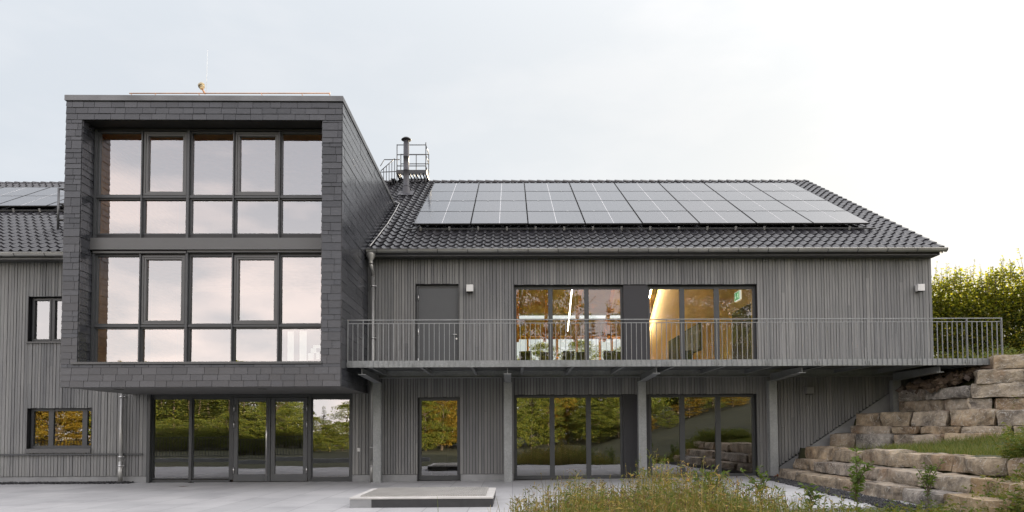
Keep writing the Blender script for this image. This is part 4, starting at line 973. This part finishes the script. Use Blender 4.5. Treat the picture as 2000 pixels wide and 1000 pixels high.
# ------------------------------------------------------------------ stone walls
brnd = random.Random(5)
def stone_block(parent, c, u, L, dp, h, lean=0.0):
    """rough quarried block: rounded box with chipped edges; c is the front bottom centre, u the direction along the wall"""
    u = Vector((u[0], u[1], 0)).normalized(); n = Vector((-u.y, u.x, 0)) * 1.0   # n points into the hill
    sx, sy, sz = max(4, int(L / .13)), 5, 5
    sd = brnd.uniform(0, 100); mb = MB(); idx = {}
    def vert(i, j, k):
        key = (i, j, k)
        if key in idx: return idx[key]
        a, b, cc = i / sx * 2 - 1, j / sy * 2 - 1, k / sz * 2 - 1
        # round the corners
        p = Vector((a * L / 2, b * dp / 2, cc * h / 2)); r = min(.04, h * .13)
        q = Vector((max(-L / 2 + r, min(L / 2 - r, p.x)), max(-dp / 2 + r, min(dp / 2 - r, p.y)), max(-h / 2 + r, min(h / 2 - r, p.z))))
        d = p - q
        if d.length > 1e-6: p = q + d.normalized() * min(d.length, r)
        nv = noise.noise_vector(Vector((p.x * 2.1 + sd, p.y * 2.1, p.z * 2.6))); nv2 = noise.noise_vector(Vector((p.x * 7 + sd, p.y * 7, p.z * 7)))
        p += Vector((nv.x * .05, nv.y * .09, nv.z * .03)) + nv2 * .024
        wpt = Vector(c) + u * p.x + n * (p.y + dp / 2 + lean * (p.z + h / 2)) + Vector((0, 0, p.z + h / 2))
        idx[key] = len(mb.v); mb.v.append(tuple(wpt)); return idx[key]
    def q(a, b, cc, d):
        mb.f.append((vert(*a), vert(*b), vert(*cc), vert(*d))); mb.mi.append(0); mb.sm.append(False)
    for i in range(sx):
        for k in range(sz):
            q((i, 0, k), (i + 1, 0, k), (i + 1, 0, k + 1), (i, 0, k + 1)); q((i + 1, sy, k), (i, sy, k), (i, sy, k + 1), (i + 1, sy, k + 1))
        for j in range(sy):
            q((i, j, sz), (i + 1, j, sz), (i + 1, j + 1, sz), (i, j + 1, sz)); q((i, j + 1, 0), (i + 1, j + 1, 0), (i + 1, j, 0), (i, j, 0))
    for j in range(sy):
        for k in range(sz):
            q((0, j + 1, k), (0, j, k), (0, j, k + 1), (0, j + 1, k + 1)); q((sx, j, k), (sx, j + 1, k), (sx, j + 1, k + 1), (sx, j, k + 1))
    return mb.build('stone_block', 'sandstone', parent)
def course(parent, P, D, cuts, z0, z1, dp=.6, slope=0.0):
    D = Vector((D[0], D[1])).normalized()
    for a, b in zip(cuts, cuts[1:]):
        m = (a + b) / 2; hh = z1 - z0 + brnd.uniform(-.02, .03)
        q_ = brnd.uniform(-.045, .045); an = brnd.uniform(-.04, .04); U_ = (D.x - D.y * an, D.y + D.x * an)
        stone_block(parent, (P[0] + D.x * m - D.y * q_, P[1] + D.y * m + D.x * q_, z0 + slope * m), U_, b - a - brnd.uniform(.04, .08), dp + brnd.uniform(-.05, .08), hh, .05)
w1 = empty('stone_wall', (7.3, -4.5, 0), 'lowest dry stone wall of rough sandstone blocks beside the paving', 'stone wall', 'terraced stone walls')
course(w1, (7.27, -.55), (-.03, -1), [0.25, 1.6, 5.0, 6.5, 7.9, 9.2], .06, .345)
course(w1, (7.68, -.55), (-.03, -1), [0.3, 1.7, 5.0, 6.4, 8.0, 9.5], .345, .615)
course(w1, (8.02, -.55), (0, -1), [0.2, 1.95, 3.25, 4.6, 6.6, 8.0, 9.6], .62, .93)
w2 = empty('stone_wall', (10, -1.5, 0.9), 'middle stone wall of pale blocks behind the grass patch', 'stone wall', 'terraced stone walls')
d2 = (.571, -.821)
course(w2, (9.0, -.4), d2, [-.1, .66, 1.62, 2.9, 4.2, 5.6], .90, 1.29)
course(w2, (9.4, -.42), d2, [.12, 1.25, 1.95, 2.9, 4.0, 5.2], 1.29, 1.48)
course(w2, (9.6, -.45), d2, [.0, .76, 1.56, 2.45, 3.5, 4.5, 5.6], 1.48, 1.88)
w3 = empty('stone_wall', (11.8, -2.8, 1.9), 'topmost stone wall stepping up to the end of the balcony', 'stone wall', 'terraced stone walls')
d3 = (.233, -.973); d4 = (.873, -.487)
course(w3, (10.85, -.45), d3, [.05, 1.5, 2.36], 1.86, 2.19)
course(w3, (10.85, -.45), d3, [.05, .98, 2.36], 2.19, 2.50)
course(w3, (11.36, -2.72), d4, [.0, .55, 1.9, 3.2], 1.86, 2.18)
course(w3, (11.38, -2.76), d4, [.03, 1.4, 2.8], 2.18, 2.52)
course(w3, (11.46, -2.84), d4, [.03, 1.25, 2.7], 2.52, 2.88)
course(w3, (11.95, -3.0), d4, [-.14, .9, 2.3], 2.88, 3.20)

def scatter_stones(name, mat, n, fn, smin, smax, label, cat, seed=1):
    r = random.Random(seed); mb = MB()
    for _ in range(n):
        x, y, z = fn(r); s = r.uniform(smin, smax); b = len(mb.v)
        ax = [Vector((r.uniform(.6, 1.2), r.uniform(-.4, .4), r.uniform(-.3, .3))) * s, Vector((r.uniform(-.4, .4), r.uniform(.6, 1.2), r.uniform(-.3, .3))) * s, Vector((r.uniform(-.3, .3), r.uniform(-.3, .3), r.uniform(.4, .9))) * s]
        c = Vector((x, y, z))
        for a in ax: mb.v += [tuple(c + a), tuple(c - a * r.uniform(.7, 1))]
        for f in ((0, 2, 4), (2, 1, 4), (1, 3, 4), (3, 0, 4), (2, 0, 5), (1, 2, 5), (3, 1, 5), (0, 3, 5)): mb.f.append(tuple(b + i for i in f)); mb.mi.append(0); mb.sm.append(False)
    return tag(mb.build(name, mat), label, cat, kind='stuff')
def strip_l(r): return (r.uniform(-20, -10.75), r.uniform(-.34, .03), .015 + r.uniform(0, .03))
scatter_stones('gravel', 'chip', 2600, strip_l, .018, .04, 'dark gravel strip along the foot of the left facade', 'gravel')
def strip_r(r):
    t = r.uniform(0, 1); return (7.2 - .45 * t + r.uniform(-.32 - .25 * t, .1), -.4 - 8.0 * t, .09 + r.uniform(0, .03))
scatter_stones('gravel', 'chip', 3200, strip_r, .015, .04, 'dark gravel strip along the foot of the lowest stone wall', 'gravel', 2)
def rub(r):
    t = r.random(); x = 10.95 + t * 1.3 + r.uniform(-.1, .3); y = -.5 - 1.5 * r.random() - .6 * t
    return (x, y, 2.45 + .5 * min(1, max(0, (x - 10.95) / 1.1)) + r.uniform(-.08, .12))
scatter_stones('rubble', 'rubble_stone', 420, rub, .06, .20, 'loose brown rubble heaped under the far end of the balcony', 'rubble', 3)
def dl(r): a = r.uniform(0, 6.28); q = r.random() ** .7; return (7.62 + math.cos(a) * .32 * q, -.62 + math.sin(a) * .25 * q, .11 + r.uniform(0, .05))
scatter_stones('leaf_litter', 'dead_leaf', 160, dl, .02, .05, 'brown fallen leaves heaped at the foot of the post beside the stone wall', 'leaves', 4)

# ------------------------------------------------------------------ plants
def leaf(mb, p, d, L, w, rr, droop=0.0):
    d = Vector(d).normalized(); a = d.cross(Vector((rr.uniform(-1, 1), rr.uniform(-1, 1), rr.uniform(.2, 1)))).normalized() * w / 2
    p = Vector(p); m = p + d * L * .5; e = p + d * L + Vector((0, 0, -droop * L))
    mb.face([p, m + a, e, m - a])
def blob_leaves(mb, rr, n, centre, rad, size, flat=1.0):
    for _ in range(n):
        v = Vector((rr.gauss(0, 1), rr.gauss(0, 1), rr.gauss(0, 1))).normalized() * (rr.random() ** .4)
        p = Vector(centre) + Vector((v.x * rad[0], v.y * rad[1], v.z * rad[2]))
        d = Vector((v.x + rr.uniform(-.6, .6), v.y + rr.uniform(-.6, .6), v.z * .5 + rr.uniform(-.5, .5)))
        if d.length < .01: d = Vector((1, 0, 0))
        s = size * rr.uniform(.6, 1.3); leaf(mb, p, d, s, s * .6, rr)
# hedge behind the balcony end
hr_ = random.Random(11)
hg = empty('hedge', (18, 6, 3.2), 'tall dense beech hedge with sunlit yellow top behind the balcony end', 'hedge')
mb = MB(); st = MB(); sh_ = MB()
def hedge_top(x): return 6.95 + .22 * math.sin(x * 1.1) + .22 * math.sin(x * 2.7 + 1) + .18 * math.sin(x * 5.3)
for i in range(4200):
    x = hr_.uniform(12.6, 27); t = hr_.random() ** .8; top = hedge_top(x)
    z = 3.0 + (top - 3.0) * t; dy = 1.3 * (1 - .72 * t); y = 5.8 + hr_.uniform(-1, 1) * dy
    blob_leaves(sh_ if z > hedge_top(x) - 1.5 + hr_.uniform(-.55, .55) else mb, hr_, 34 if t < .8 else 18, (x, y, z), (.36, .30, .32), .125)  # leaves near the top take the sunlit colour
for i in range(380):                                          # upright twigs that break the top edge
    x = hr_.uniform(12.6, 27); y = 5.8 + hr_.uniform(-.8, .8); z0 = hedge_top(x) - .25; L = hr_.uniform(.35, .95) * (1.25 if hr_.random() < .2 else .8)
    dx, dy = hr_.uniform(-.2, .2), hr_.uniform(-.2, .2)
    st.tube((x, y, z0), (x + dx, y + dy, z0 + L), .008, 4, .003)
    for k in range(int(L * 22)):
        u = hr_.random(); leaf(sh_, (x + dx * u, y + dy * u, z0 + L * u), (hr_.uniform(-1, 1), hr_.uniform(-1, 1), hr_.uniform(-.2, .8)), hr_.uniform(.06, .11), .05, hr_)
x = 12.8
while x < 27:
    st.path([(x, 5.8, 3.0), (x + hr_.uniform(-.15, .15), 5.8 + hr_.uniform(-.2, .2), 5.0), (x + hr_.uniform(-.3, .3), 5.8 + hr_.uniform(-.3, .3), hedge_top(x) - .3)], .06, 6, .015); x += .55
mb.build('foliage', 'hedge_leaf', hg); sh_.build('sunlit_foliage', 'hedge_sunlit_leaf', hg); st.build('stems', 'bark', hg)

# trees that the glazing mirrors (behind the viewer) and that show through the rear windows
def crown_tree(seed, h, w, mat, n_cl=150, per=60, lsz=.22, bare=.2):
    r = random.Random(seed); o = empty('tree', (0, 0, 0), '', 'tree')
    tr = MB(); lv = MB()
    bend = [(0, 0, -.4)]; 
    for i in range(1, 7): bend.append((r.uniform(-.06, .06) * h * i / 12, r.uniform(-.06, .06) * h * i / 12, h * .9 * i / 6))
    tr.path(bend, h * .022, 8, .02)
    for i in range(14):
        t = r.uniform(bare, .85); k = min(5, int(t * 6)); p = Vector(bend[k]).lerp(Vector(bend[k + 1]), t * 6 - k); a = r.uniform(0, 6.28); L = w * .5 * (1.1 - .6 * abs(t - .5))
        q = p + Vector((math.cos(a), math.sin(a), r.uniform(.2, .7))) * L; mid = p.lerp(q, .5) + Vector((0, 0, -.04 * L)); tr.path([p, mid, q], h * .008, 5, .01)
    for i in range(n_cl):
        t = bare + (1 - bare) * r.random(); prof_ = math.sin(math.pi * min(1, max(0, (t - bare) / (1 - bare))) ** .8) ** .6 + .08
        a = r.uniform(0, 6.28); rad = w * .5 * prof_ * (r.uniform(.35, 1.12) if r.random() < .85 else 1.25)
        c = (math.cos(a) * rad, math.sin(a) * rad, h * t); s = w * r.uniform(.05, .14)
        blob_leaves(lv, r, per, c, (s * 1.25, s * 1.25, s * .42), lsz)
    tr.build('trunk', 'bark', o, world=False); lv.build('crown', mat, o, world=False); return o
def conifer(seed, h, w):
    r = random.Random(seed); o = empty('conifer', (0, 0, 0), '', 'tree'); tr = MB(); lv = MB()
    tr.tube((0, 0, -.4), (0, 0, h), h * .018, 8, .01)
    z = h * .06
    while z < h * .985:
        t = z / h; rad = w * .5 * (1 - t) ** .85 * r.uniform(.75, 1.15) + .06
        for k in range(max(4, int(9 * (1 - t)) + 3)):
            a = r.uniform(0, 6.28); d = Vector((math.cos(a), math.sin(a), -.22 + .5 * t)); L = rad * r.uniform(.7, 1.1)
            tr.tube((0, 0, z), tuple(Vector((0, 0, z)) + d * L), .015, 4, .004, caps=False)
            m = int(L * 16) + 4
            for i in range(m):
                u = (i + r.random()) / m; p = Vector((0, 0, z)) + d * L * u; side = Vector((-d.y, d.x, 0)) * r.choice((-1, 1))
                leaf(lv, p, side + d * .8 + Vector((0, 0, r.uniform(-.5, .15))), .34 * (1.1 - .5 * u) * r.uniform(.6, 1.2), .12, r)
        z += h * .030 * r.uniform(.8, 1.2)
    tr.build('trunk', 'bark', o, world=False); lv.build('crown', 'needle', o, world=False); return o
TA = crown_tree(1, 10, 7.5, 'green_leaf', 150, 95, .22, .06); TB = crown_tree(2, 10, 6.0, 'golden_leaf', 140, 90, .22, .08); TC = conifer(3, 10, 5.4); TD = crown_tree(4, 10, 8.5, 'green_leaf', 150, 95, .22, .05)
used = {}
def plant_tree(proto, x, y, h, label, group, rz=None, sxy=1.0):
    o = proto if proto.name not in used else copy_tree(proto)
    used[proto.name] = 1; s = h / 10.0; o.location = (x, y, H(x, y)); o.scale = (s * sxy, s * sxy, s); o.rotation_euler = (0, 0, (x * 7.3 + y * 1.7) % 6.28 if rz is None else rz)
    tag(o, label, 'tree', group); return o
G1 = 'trees mirrored in the entrance glazing'; L1 = 'leafy green tree mirrored in the entrance glazing'
def az_tree(p, a, d, elev, label, group, sxy=1.0):       # a: bearing as x per metre of depth, d: path length by way of the glass
    x, y = a * d, 19.6 - d; z = H(x, y); return plant_tree(p, x, y, 1.4 + elev * d - z, label, group, sxy=sxy)
wr = random.Random(77)
for i in range(34):
    a = -.57 + .0072 * i * 1.0 + wr.uniform(-.006, .006); d = wr.choice((76, 82, 88, 95)) + wr.uniform(-2, 2); e = wr.uniform(.07, .09) if a < -.37 else (.055 if a < -.345 else .041)
    az_tree((TA, TC, TD, TC, TC)[i % 5], a, d, e * (1.12 if i % 5 in (1, 3, 4) and a < -.36 else 1), L1, G1, sxy=wr.uniform(.8, 1.25))
for i in range(16):
    a = -.56 + .021 * i; az_tree(TD, a, 68 + wr.uniform(-2, 2), wr.uniform(.008, .028), 'low green bush mirrored behind the terrace railing in the entrance glass', 'bushes mirrored in the entrance glass', sxy=wr.uniform(1.2, 1.8))
for a, d, e in ((-.74, 80, .078), (-.70, 84, .085), (-.665, 78, .075), (-.635, 86, .08), (-.605, 80, .078), (-.68, 94, .09), (-.72, 72, .06)): az_tree(TB, a, d, e, 'golden autumn tree mirrored in the low window at the left end', 'golden trees mirrored in the left window')
for a, d, e, p in ((-.165, 78, .10, TD), (-.12, 84, .12, TA), (-.14, 92, .12, TD), (-.09, 76, .10, TA), (-.19, 88, .09, TD), (-.10, 68, .065, TB), (-.135, 72, .075, TB), (-.15, 64, .03, TD), (-.125, 66, .05, TD)): az_tree(p, a, d, e, 'yellowing tree mirrored in the single glazed door', 'trees mirrored in the single glazed door')
for a, d, e, p in ((0.0, 80, .245, TA), (.055, 84, .225, TD), (-.045, 90, .21, TA), (.10, 78, .12, TA), (.03, 66, .06, TD), (.075, 70, .07, TB), (0.0, 64, .05, TD), (.055, 66, .05, TA), (-.02, 74, .12, TD), (.085, 72, .10, TD)): az_tree(p, a, d, e, 'tall leafy tree mirrored in the left windows behind the balcony', 'tall trees mirrored behind the balcony', sxy=.7)
for a, d, e in ((.122, 86, .165), (.15, 90, .185), (.175, 84, .205)): az_tree(TC, a, d, e, 'pointed conifer mirrored in the third upper window', 'conifers mirrored in the third upper window')
for a, d, e, p in ((.13, 76, .10, TA), (.165, 74, .10, TD)): az_tree(p, a, d, e, 'low leafy tree mirrored in the third lower window', 'low trees mirrored in the third lower window')
for a, d, e in ((.125, 66, .04), (.155, 64, .05), (.18, 66, .06)): az_tree(TD, a, d, e, 'low leafy tree mirrored in the third lower window', 'low trees mirrored in the third lower window', sxy=1.4)
for a, d, e, p in ((.20, 80, .22, TD), (.24, 84, .22, TA), (.28, 78, .23, TD), (.32, 86, .24, TA), (.37, 82, .25, TD), (.43, 90, .25, TA)):
    az_tree(p, a, d, e, 'leafy tree on the grassy slope mirrored in the right windows', 'trees on the mirrored slope', sxy=.7)
for a, d, e, p in ((.195, 62, .022, TB), (.23, 58, .03, TD), (.265, 60, .055, TB), (.30, 63, .07, TD), (.33, 58, .075, TB)):
    az_tree(p, a, d, e, 'low golden bush on the grassy slope mirrored in the right windows', 'bushes on the mirrored slope', sxy=2.0)
fr = random.Random(9)
for i in range(26):
    x = -95 + i * 5.6 + fr.uniform(-1.5, 1.5); y = -140 + fr.uniform(-12, 12); plant_tree((TA, TC, TD, TC)[i % 4], x, y, fr.uniform(8.0, 10.5), 'distant tree of the far wood mirrored beside the entrance', 'far trees mirrored in the glass', sxy=1.3)
for x, y, h, p in ((-1.5, 25, 4.2, TD), (2.0, 23.5, 3.6, TA), (4.6, 25.5, 3.9, TD), (7.5, 24, 3.6, TA)):
    o = plant_tree(p, x, y, h, 'green shrub seen through the rear windows of the upper room', 'shrubs beyond the rear windows'); o.location.z = 3.4
# low terrace edge with railing, mirrored in the entrance glass
tw_ = empty('terrace_railing', (-17, -13.7, 0), 'dark bar railing on the terrace edge mirrored in the entrance glass', 'railing')
pts = [(-26, -11.5), (-21, -12.8), (-16, -13.6), (-10, -13.75), (-4, -13.75)]
for (a, b) in zip(pts, pts[1:]):
    mb = MB(); mb.bar((a[0], a[1], .0), (b[0], b[1], .0), .22, .3); mb.build('edge_wall', 'concrete', tw_)
    if b[0] > -9: continue
    mb = MB(); mb.bar((a[0], a[1], 1.15), (b[0], b[1], 1.15), .04, .03); mb.bar((a[0], a[1], .25), (b[0], b[1], .25), .04, .03)
    L = math.dist(a, b); n = int(L / .14)
    for i in range(n): u = i / n; mb.box(a[0] + (b[0] - a[0]) * u - .008, a[0] + (b[0] - a[0]) * u + .008, a[1] + (b[1] - a[1]) * u - .02, a[1] + (b[1] - a[1]) * u + .02, .25, 1.15)
    mb.build('railing_panel', 'anthracite_metal', tw_)

# meadow in the foreground
def stalk(mb, r, x, y, z0, h, w=.006, lean=.18, n=3):
    a = r.uniform(0, 6.28); dx, dy = math.cos(a) * lean * h * r.random(), math.sin(a) * lean * h * r.random(); prev = Vector((x, y, z0)); pts_ = [prev]
    side = Vector((1, r.uniform(-.5, .5), 0)).normalized()
    for i in range(1, n + 1):
        t = i / n; pts_.append(Vector((x + dx * t * t, y + dy * t * t, z0 + h * t)))
    for i in range(n):
        w0, w1_ = w * (1 - i / n * .7), w * (1 - (i + 1) / n * .7); mb.face([pts_[i] - side * w0 / 2, pts_[i] + side * w0 / 2, pts_[i + 1] + side * w1_ / 2, pts_[i + 1] - side * w1_ / 2])
    return pts_
mr_ = random.Random(17)
mg, ms, mp_, mgr = MB(), MB(), MB(), MB()
def env(x, y):   # height envelope of the bed, across
    e = .50 + .36 * math.exp(-((x - 2.15) / .30) ** 2) + .20 * math.exp(-((x - 2.75) / .35) ** 2) + .14 * math.exp(-((x - .9) / .5) ** 2) + .10 * math.exp(-((x - 3.3) / .3) ** 2)
    if x < .5: e *= .8
    return e
N = 0
while N < 2300:
    x = mr_.uniform(.0, 4.4); y = mr_.uniform(-11.5, -8.05)
    dens = (1.0 if .8 < x < 3.4 else (.22 if x < .45 else .5 if x < .8 else .22)) * (.35 + 1.1 * max(0, .5 + noise.noise(Vector((x * 2.2, y * 2.2, 5)))))
    if mr_.random() > dens: continue
    N += 1
    h = env(x, y) * (mr_.uniform(.35, 1.0) if mr_.random() < .85 else mr_.uniform(.9, 1.28)); green = mr_.random() < (.46 + .35 * max(0, min(1, (x - 2.4) / .8)))
    tgt = mgr if green else mg
    pts_ = stalk(tgt, mr_, x, y, 0, h, .011 if green else .009)
    for _ in range(mr_.randint(2, 6)):
        i = mr_.randint(0, 2); p = pts_[i].lerp(pts_[i + 1], mr_.random()); leaf(tgt, p, (mr_.uniform(-1, 1), mr_.uniform(-1, 1), mr_.uniform(.1, 1.2)), mr_.uniform(.05, .17), mr_.uniform(.010, .026), mr_, .2)
    top = pts_[-1]; q = mr_.random()
    if q < .55:
        for _ in range(mr_.randint(3, 8)): leaf(ms if q < .3 else mg, top + Vector((mr_.uniform(-.03, .03), mr_.uniform(-.03, .03), mr_.uniform(-.12, .02))), (mr_.uniform(-1, 1), mr_.uniform(-1, 1), mr_.uniform(0, 1)), mr_.uniform(.015, .045), .016, mr_)
    elif q < .585:
        for _ in range(5): leaf(mp_, top, (mr_.uniform(-1, 1), mr_.uniform(-1, 1), .4), .022, .014, mr_)
for _ in range(3800):    # short dense understorey
    x = mr_.gauss(2.2, .85); y = mr_.uniform(-11.5, -8.2); stalk(mg if mr_.random() < .68 else mgr, mr_, x, y, 0, mr_.uniform(.12, .45), .012, .5, 2)
tag(mg.build('dry_grass', 'dry_grass'), 'dry straw coloured meadow grass in the foreground bed', 'grass', kind='stuff')
tag(mgr.build('meadow_grass', 'green_grass'), 'green stems among the dry meadow in the foreground', 'grass', kind='stuff')
tag(ms.build('seed_heads', 'seed_head'), 'brown seed heads on the meadow stalks', 'seed heads', kind='stuff')
tag(mp_.build('wildflowers', 'petal'), 'tiny yellow and mauve meadow flowers in the foreground', 'flowers', kind='stuff')
# soil bed
mb = MB()
n = 26
for i in range(n):
    a = 2 * math.pi * i / n; mb.v.append((2.3 + math.cos(a) * 2.3 * (1 + .08 * math.sin(3 * a)), -10.2 + math.sin(a) * 2.15, .012))
mb.v.append((2.3, -10.2, .06))
for i in range(n): mb.f.append((i, (i + 1) % n, n)); mb.mi.append(0); mb.sm.append(True)
tag(mb.build('soil', 'grassy_soil'), 'bare soil under the meadow plants', 'soil', kind='structure')

# grass on the terrace mound and weeds at the lower right
def blades(name, fn, n, hmin, hmax, mat, label, cat, seed, leafy=0):
    r = random.Random(seed); mb = MB(); k = 0
    while k < n:
        q = fn(r)
        if q is None: continue
        k += 1; x, y = q[:2]; hh = r.uniform(hmin, hmax) * q[2]; p = stalk(mb, r, x, y, H(x, y) - .02, hh, .010, .8, 2)
        for _ in range(leafy): leaf(mb, p[0].lerp(p[-1], r.random()), (r.uniform(-1, 1), r.uniform(-1, 1), r.uniform(0, .7)), r.uniform(.05, .12), r.uniform(.02, .04), r, .3)
    return tag(mb.build(name, mat), label, cat, kind='stuff')
def mound(r):
    x = r.uniform(8.6, 13); y = r.uniform(-10.5, -.8); sA = (x - 9.0) * .821 + (y + .4) * .571
    if sA > -.05: return None
    g = noise.noise(Vector((x * .9, y * .9, 3))) + .5 * max(0, min(1, (x - 9.2) / 1.2)) - (.9 if y > -2.3 else 0) + .15
    if r.random() > max(0.03, min(1, g + .25)): return None
    return (x, y, 1)
blades('grass', mound, 17000, .06, .22, 'green_grass', 'green grass growing on the terrace between the stone walls', 'grass', 31)
def weed(r):
    x = r.uniform(4.9, 10.0); y = r.uniform(-11.5, -8.35)
    w_ = max(0, min(1, (x - 7.0) / 1.0)); g = .10 + .25 * max(0, noise.noise(Vector((x * 2, y * 2, 0)))) + w_ * 1.1
    if r.random() > g: return None
    return (x, y, .65 + .5 * w_)
blades('weeds', weed, 6500, .14, .55, 'green_grass', 'leafy green weeds at the lower right edge of the terrace', 'weeds', 32, 7)
def strip3(r): return (r.uniform(12.0, 17), r.uniform(-3.1, 1.5), 1) if r.random() < .8 else None
blades('tall_weeds', strip3, 700, .2, .6, 'green_grass', 'yellow green weeds above the topmost stone wall', 'weeds', 33, 6)
def tuft(r): q = (r.uniform(12.0, 13.8), -3.0 - .55 * r.random() * 1, 1); return (q[0], -2.35 - .2 * (q[0] - 11.4) + r.uniform(-.25, .1), .5)
blades('ledge_grass', tuft, 260, .15, .4, 'green_grass', 'thin grass tuft on the ledge of the topmost wall', 'grass', 34, 3)

def sapling(x, y, h, label, seed, spread=.25, n=5, leafL=.115, lw=.034, mat='sapling_leaf', name='sapling'):
    r = random.Random(seed); z0 = max(0, H(x, y)) if y < -8.4 else max(H(x, y), 0); o = empty(name, (x, y, z0), label, 'plant', 'young plants along the terrace edge')
    st = MB(); lv = MB(); stems = [((x, y, z0 - .02), Vector((x + r.uniform(-.05, .05), y, z0 + h)))]
    for i in range(n): t = r.uniform(.25, .75); stems.append(((x, y, z0 + h * t * .8), Vector((x + r.uniform(-1, 1) * spread, y + r.uniform(-1, 1) * spread, z0 + h * (t + r.uniform(.15, .3))))))
    for p, q in stems:
        p = Vector(p); mid = p.lerp(q, .5) + Vector((r.uniform(-.02, .02), 0, .03)); st.path([p, mid, q], .009, 5, .003); L = (q - p).length
        for k in range(int(L * 46)):
            u = .1 + .9 * r.random(); c = p.lerp(mid, u * 2) if u < .5 else mid.lerp(q, u * 2 - 1); leaf(lv, c, (r.uniform(-1, 1), r.uniform(-1, 1), r.uniform(0, .9)), leafL * r.uniform(.6, 1.25), lw, r, .25)
    st.build('stem', 'bark', o); lv.build('leaves', mat, o); return o
sapling(4.10, -8.35, .80, 'slender willow sapling right of the dry meadow', 41, .30, 6)
sapling(5.62, -8.45, 1.08, 'tallest leafy sapling in front of the lowest stone wall', 42, .22, 8, .12, .045)
sapling(6.72, -8.6, .92, 'airy sapling with fine leaves before the stone wall, right of the tallest', 43, .28, 8, .09, .03)
sapling(4.88, -8.4, .52, 'bushy thistle like weed between the two taller saplings', 44, .12, 7, .15, .04, name='weed')
sapling(3.25, -8.5, .80, 'leafy green shrub at the right end of the dry meadow', 45, .35, 12, .11, .032)
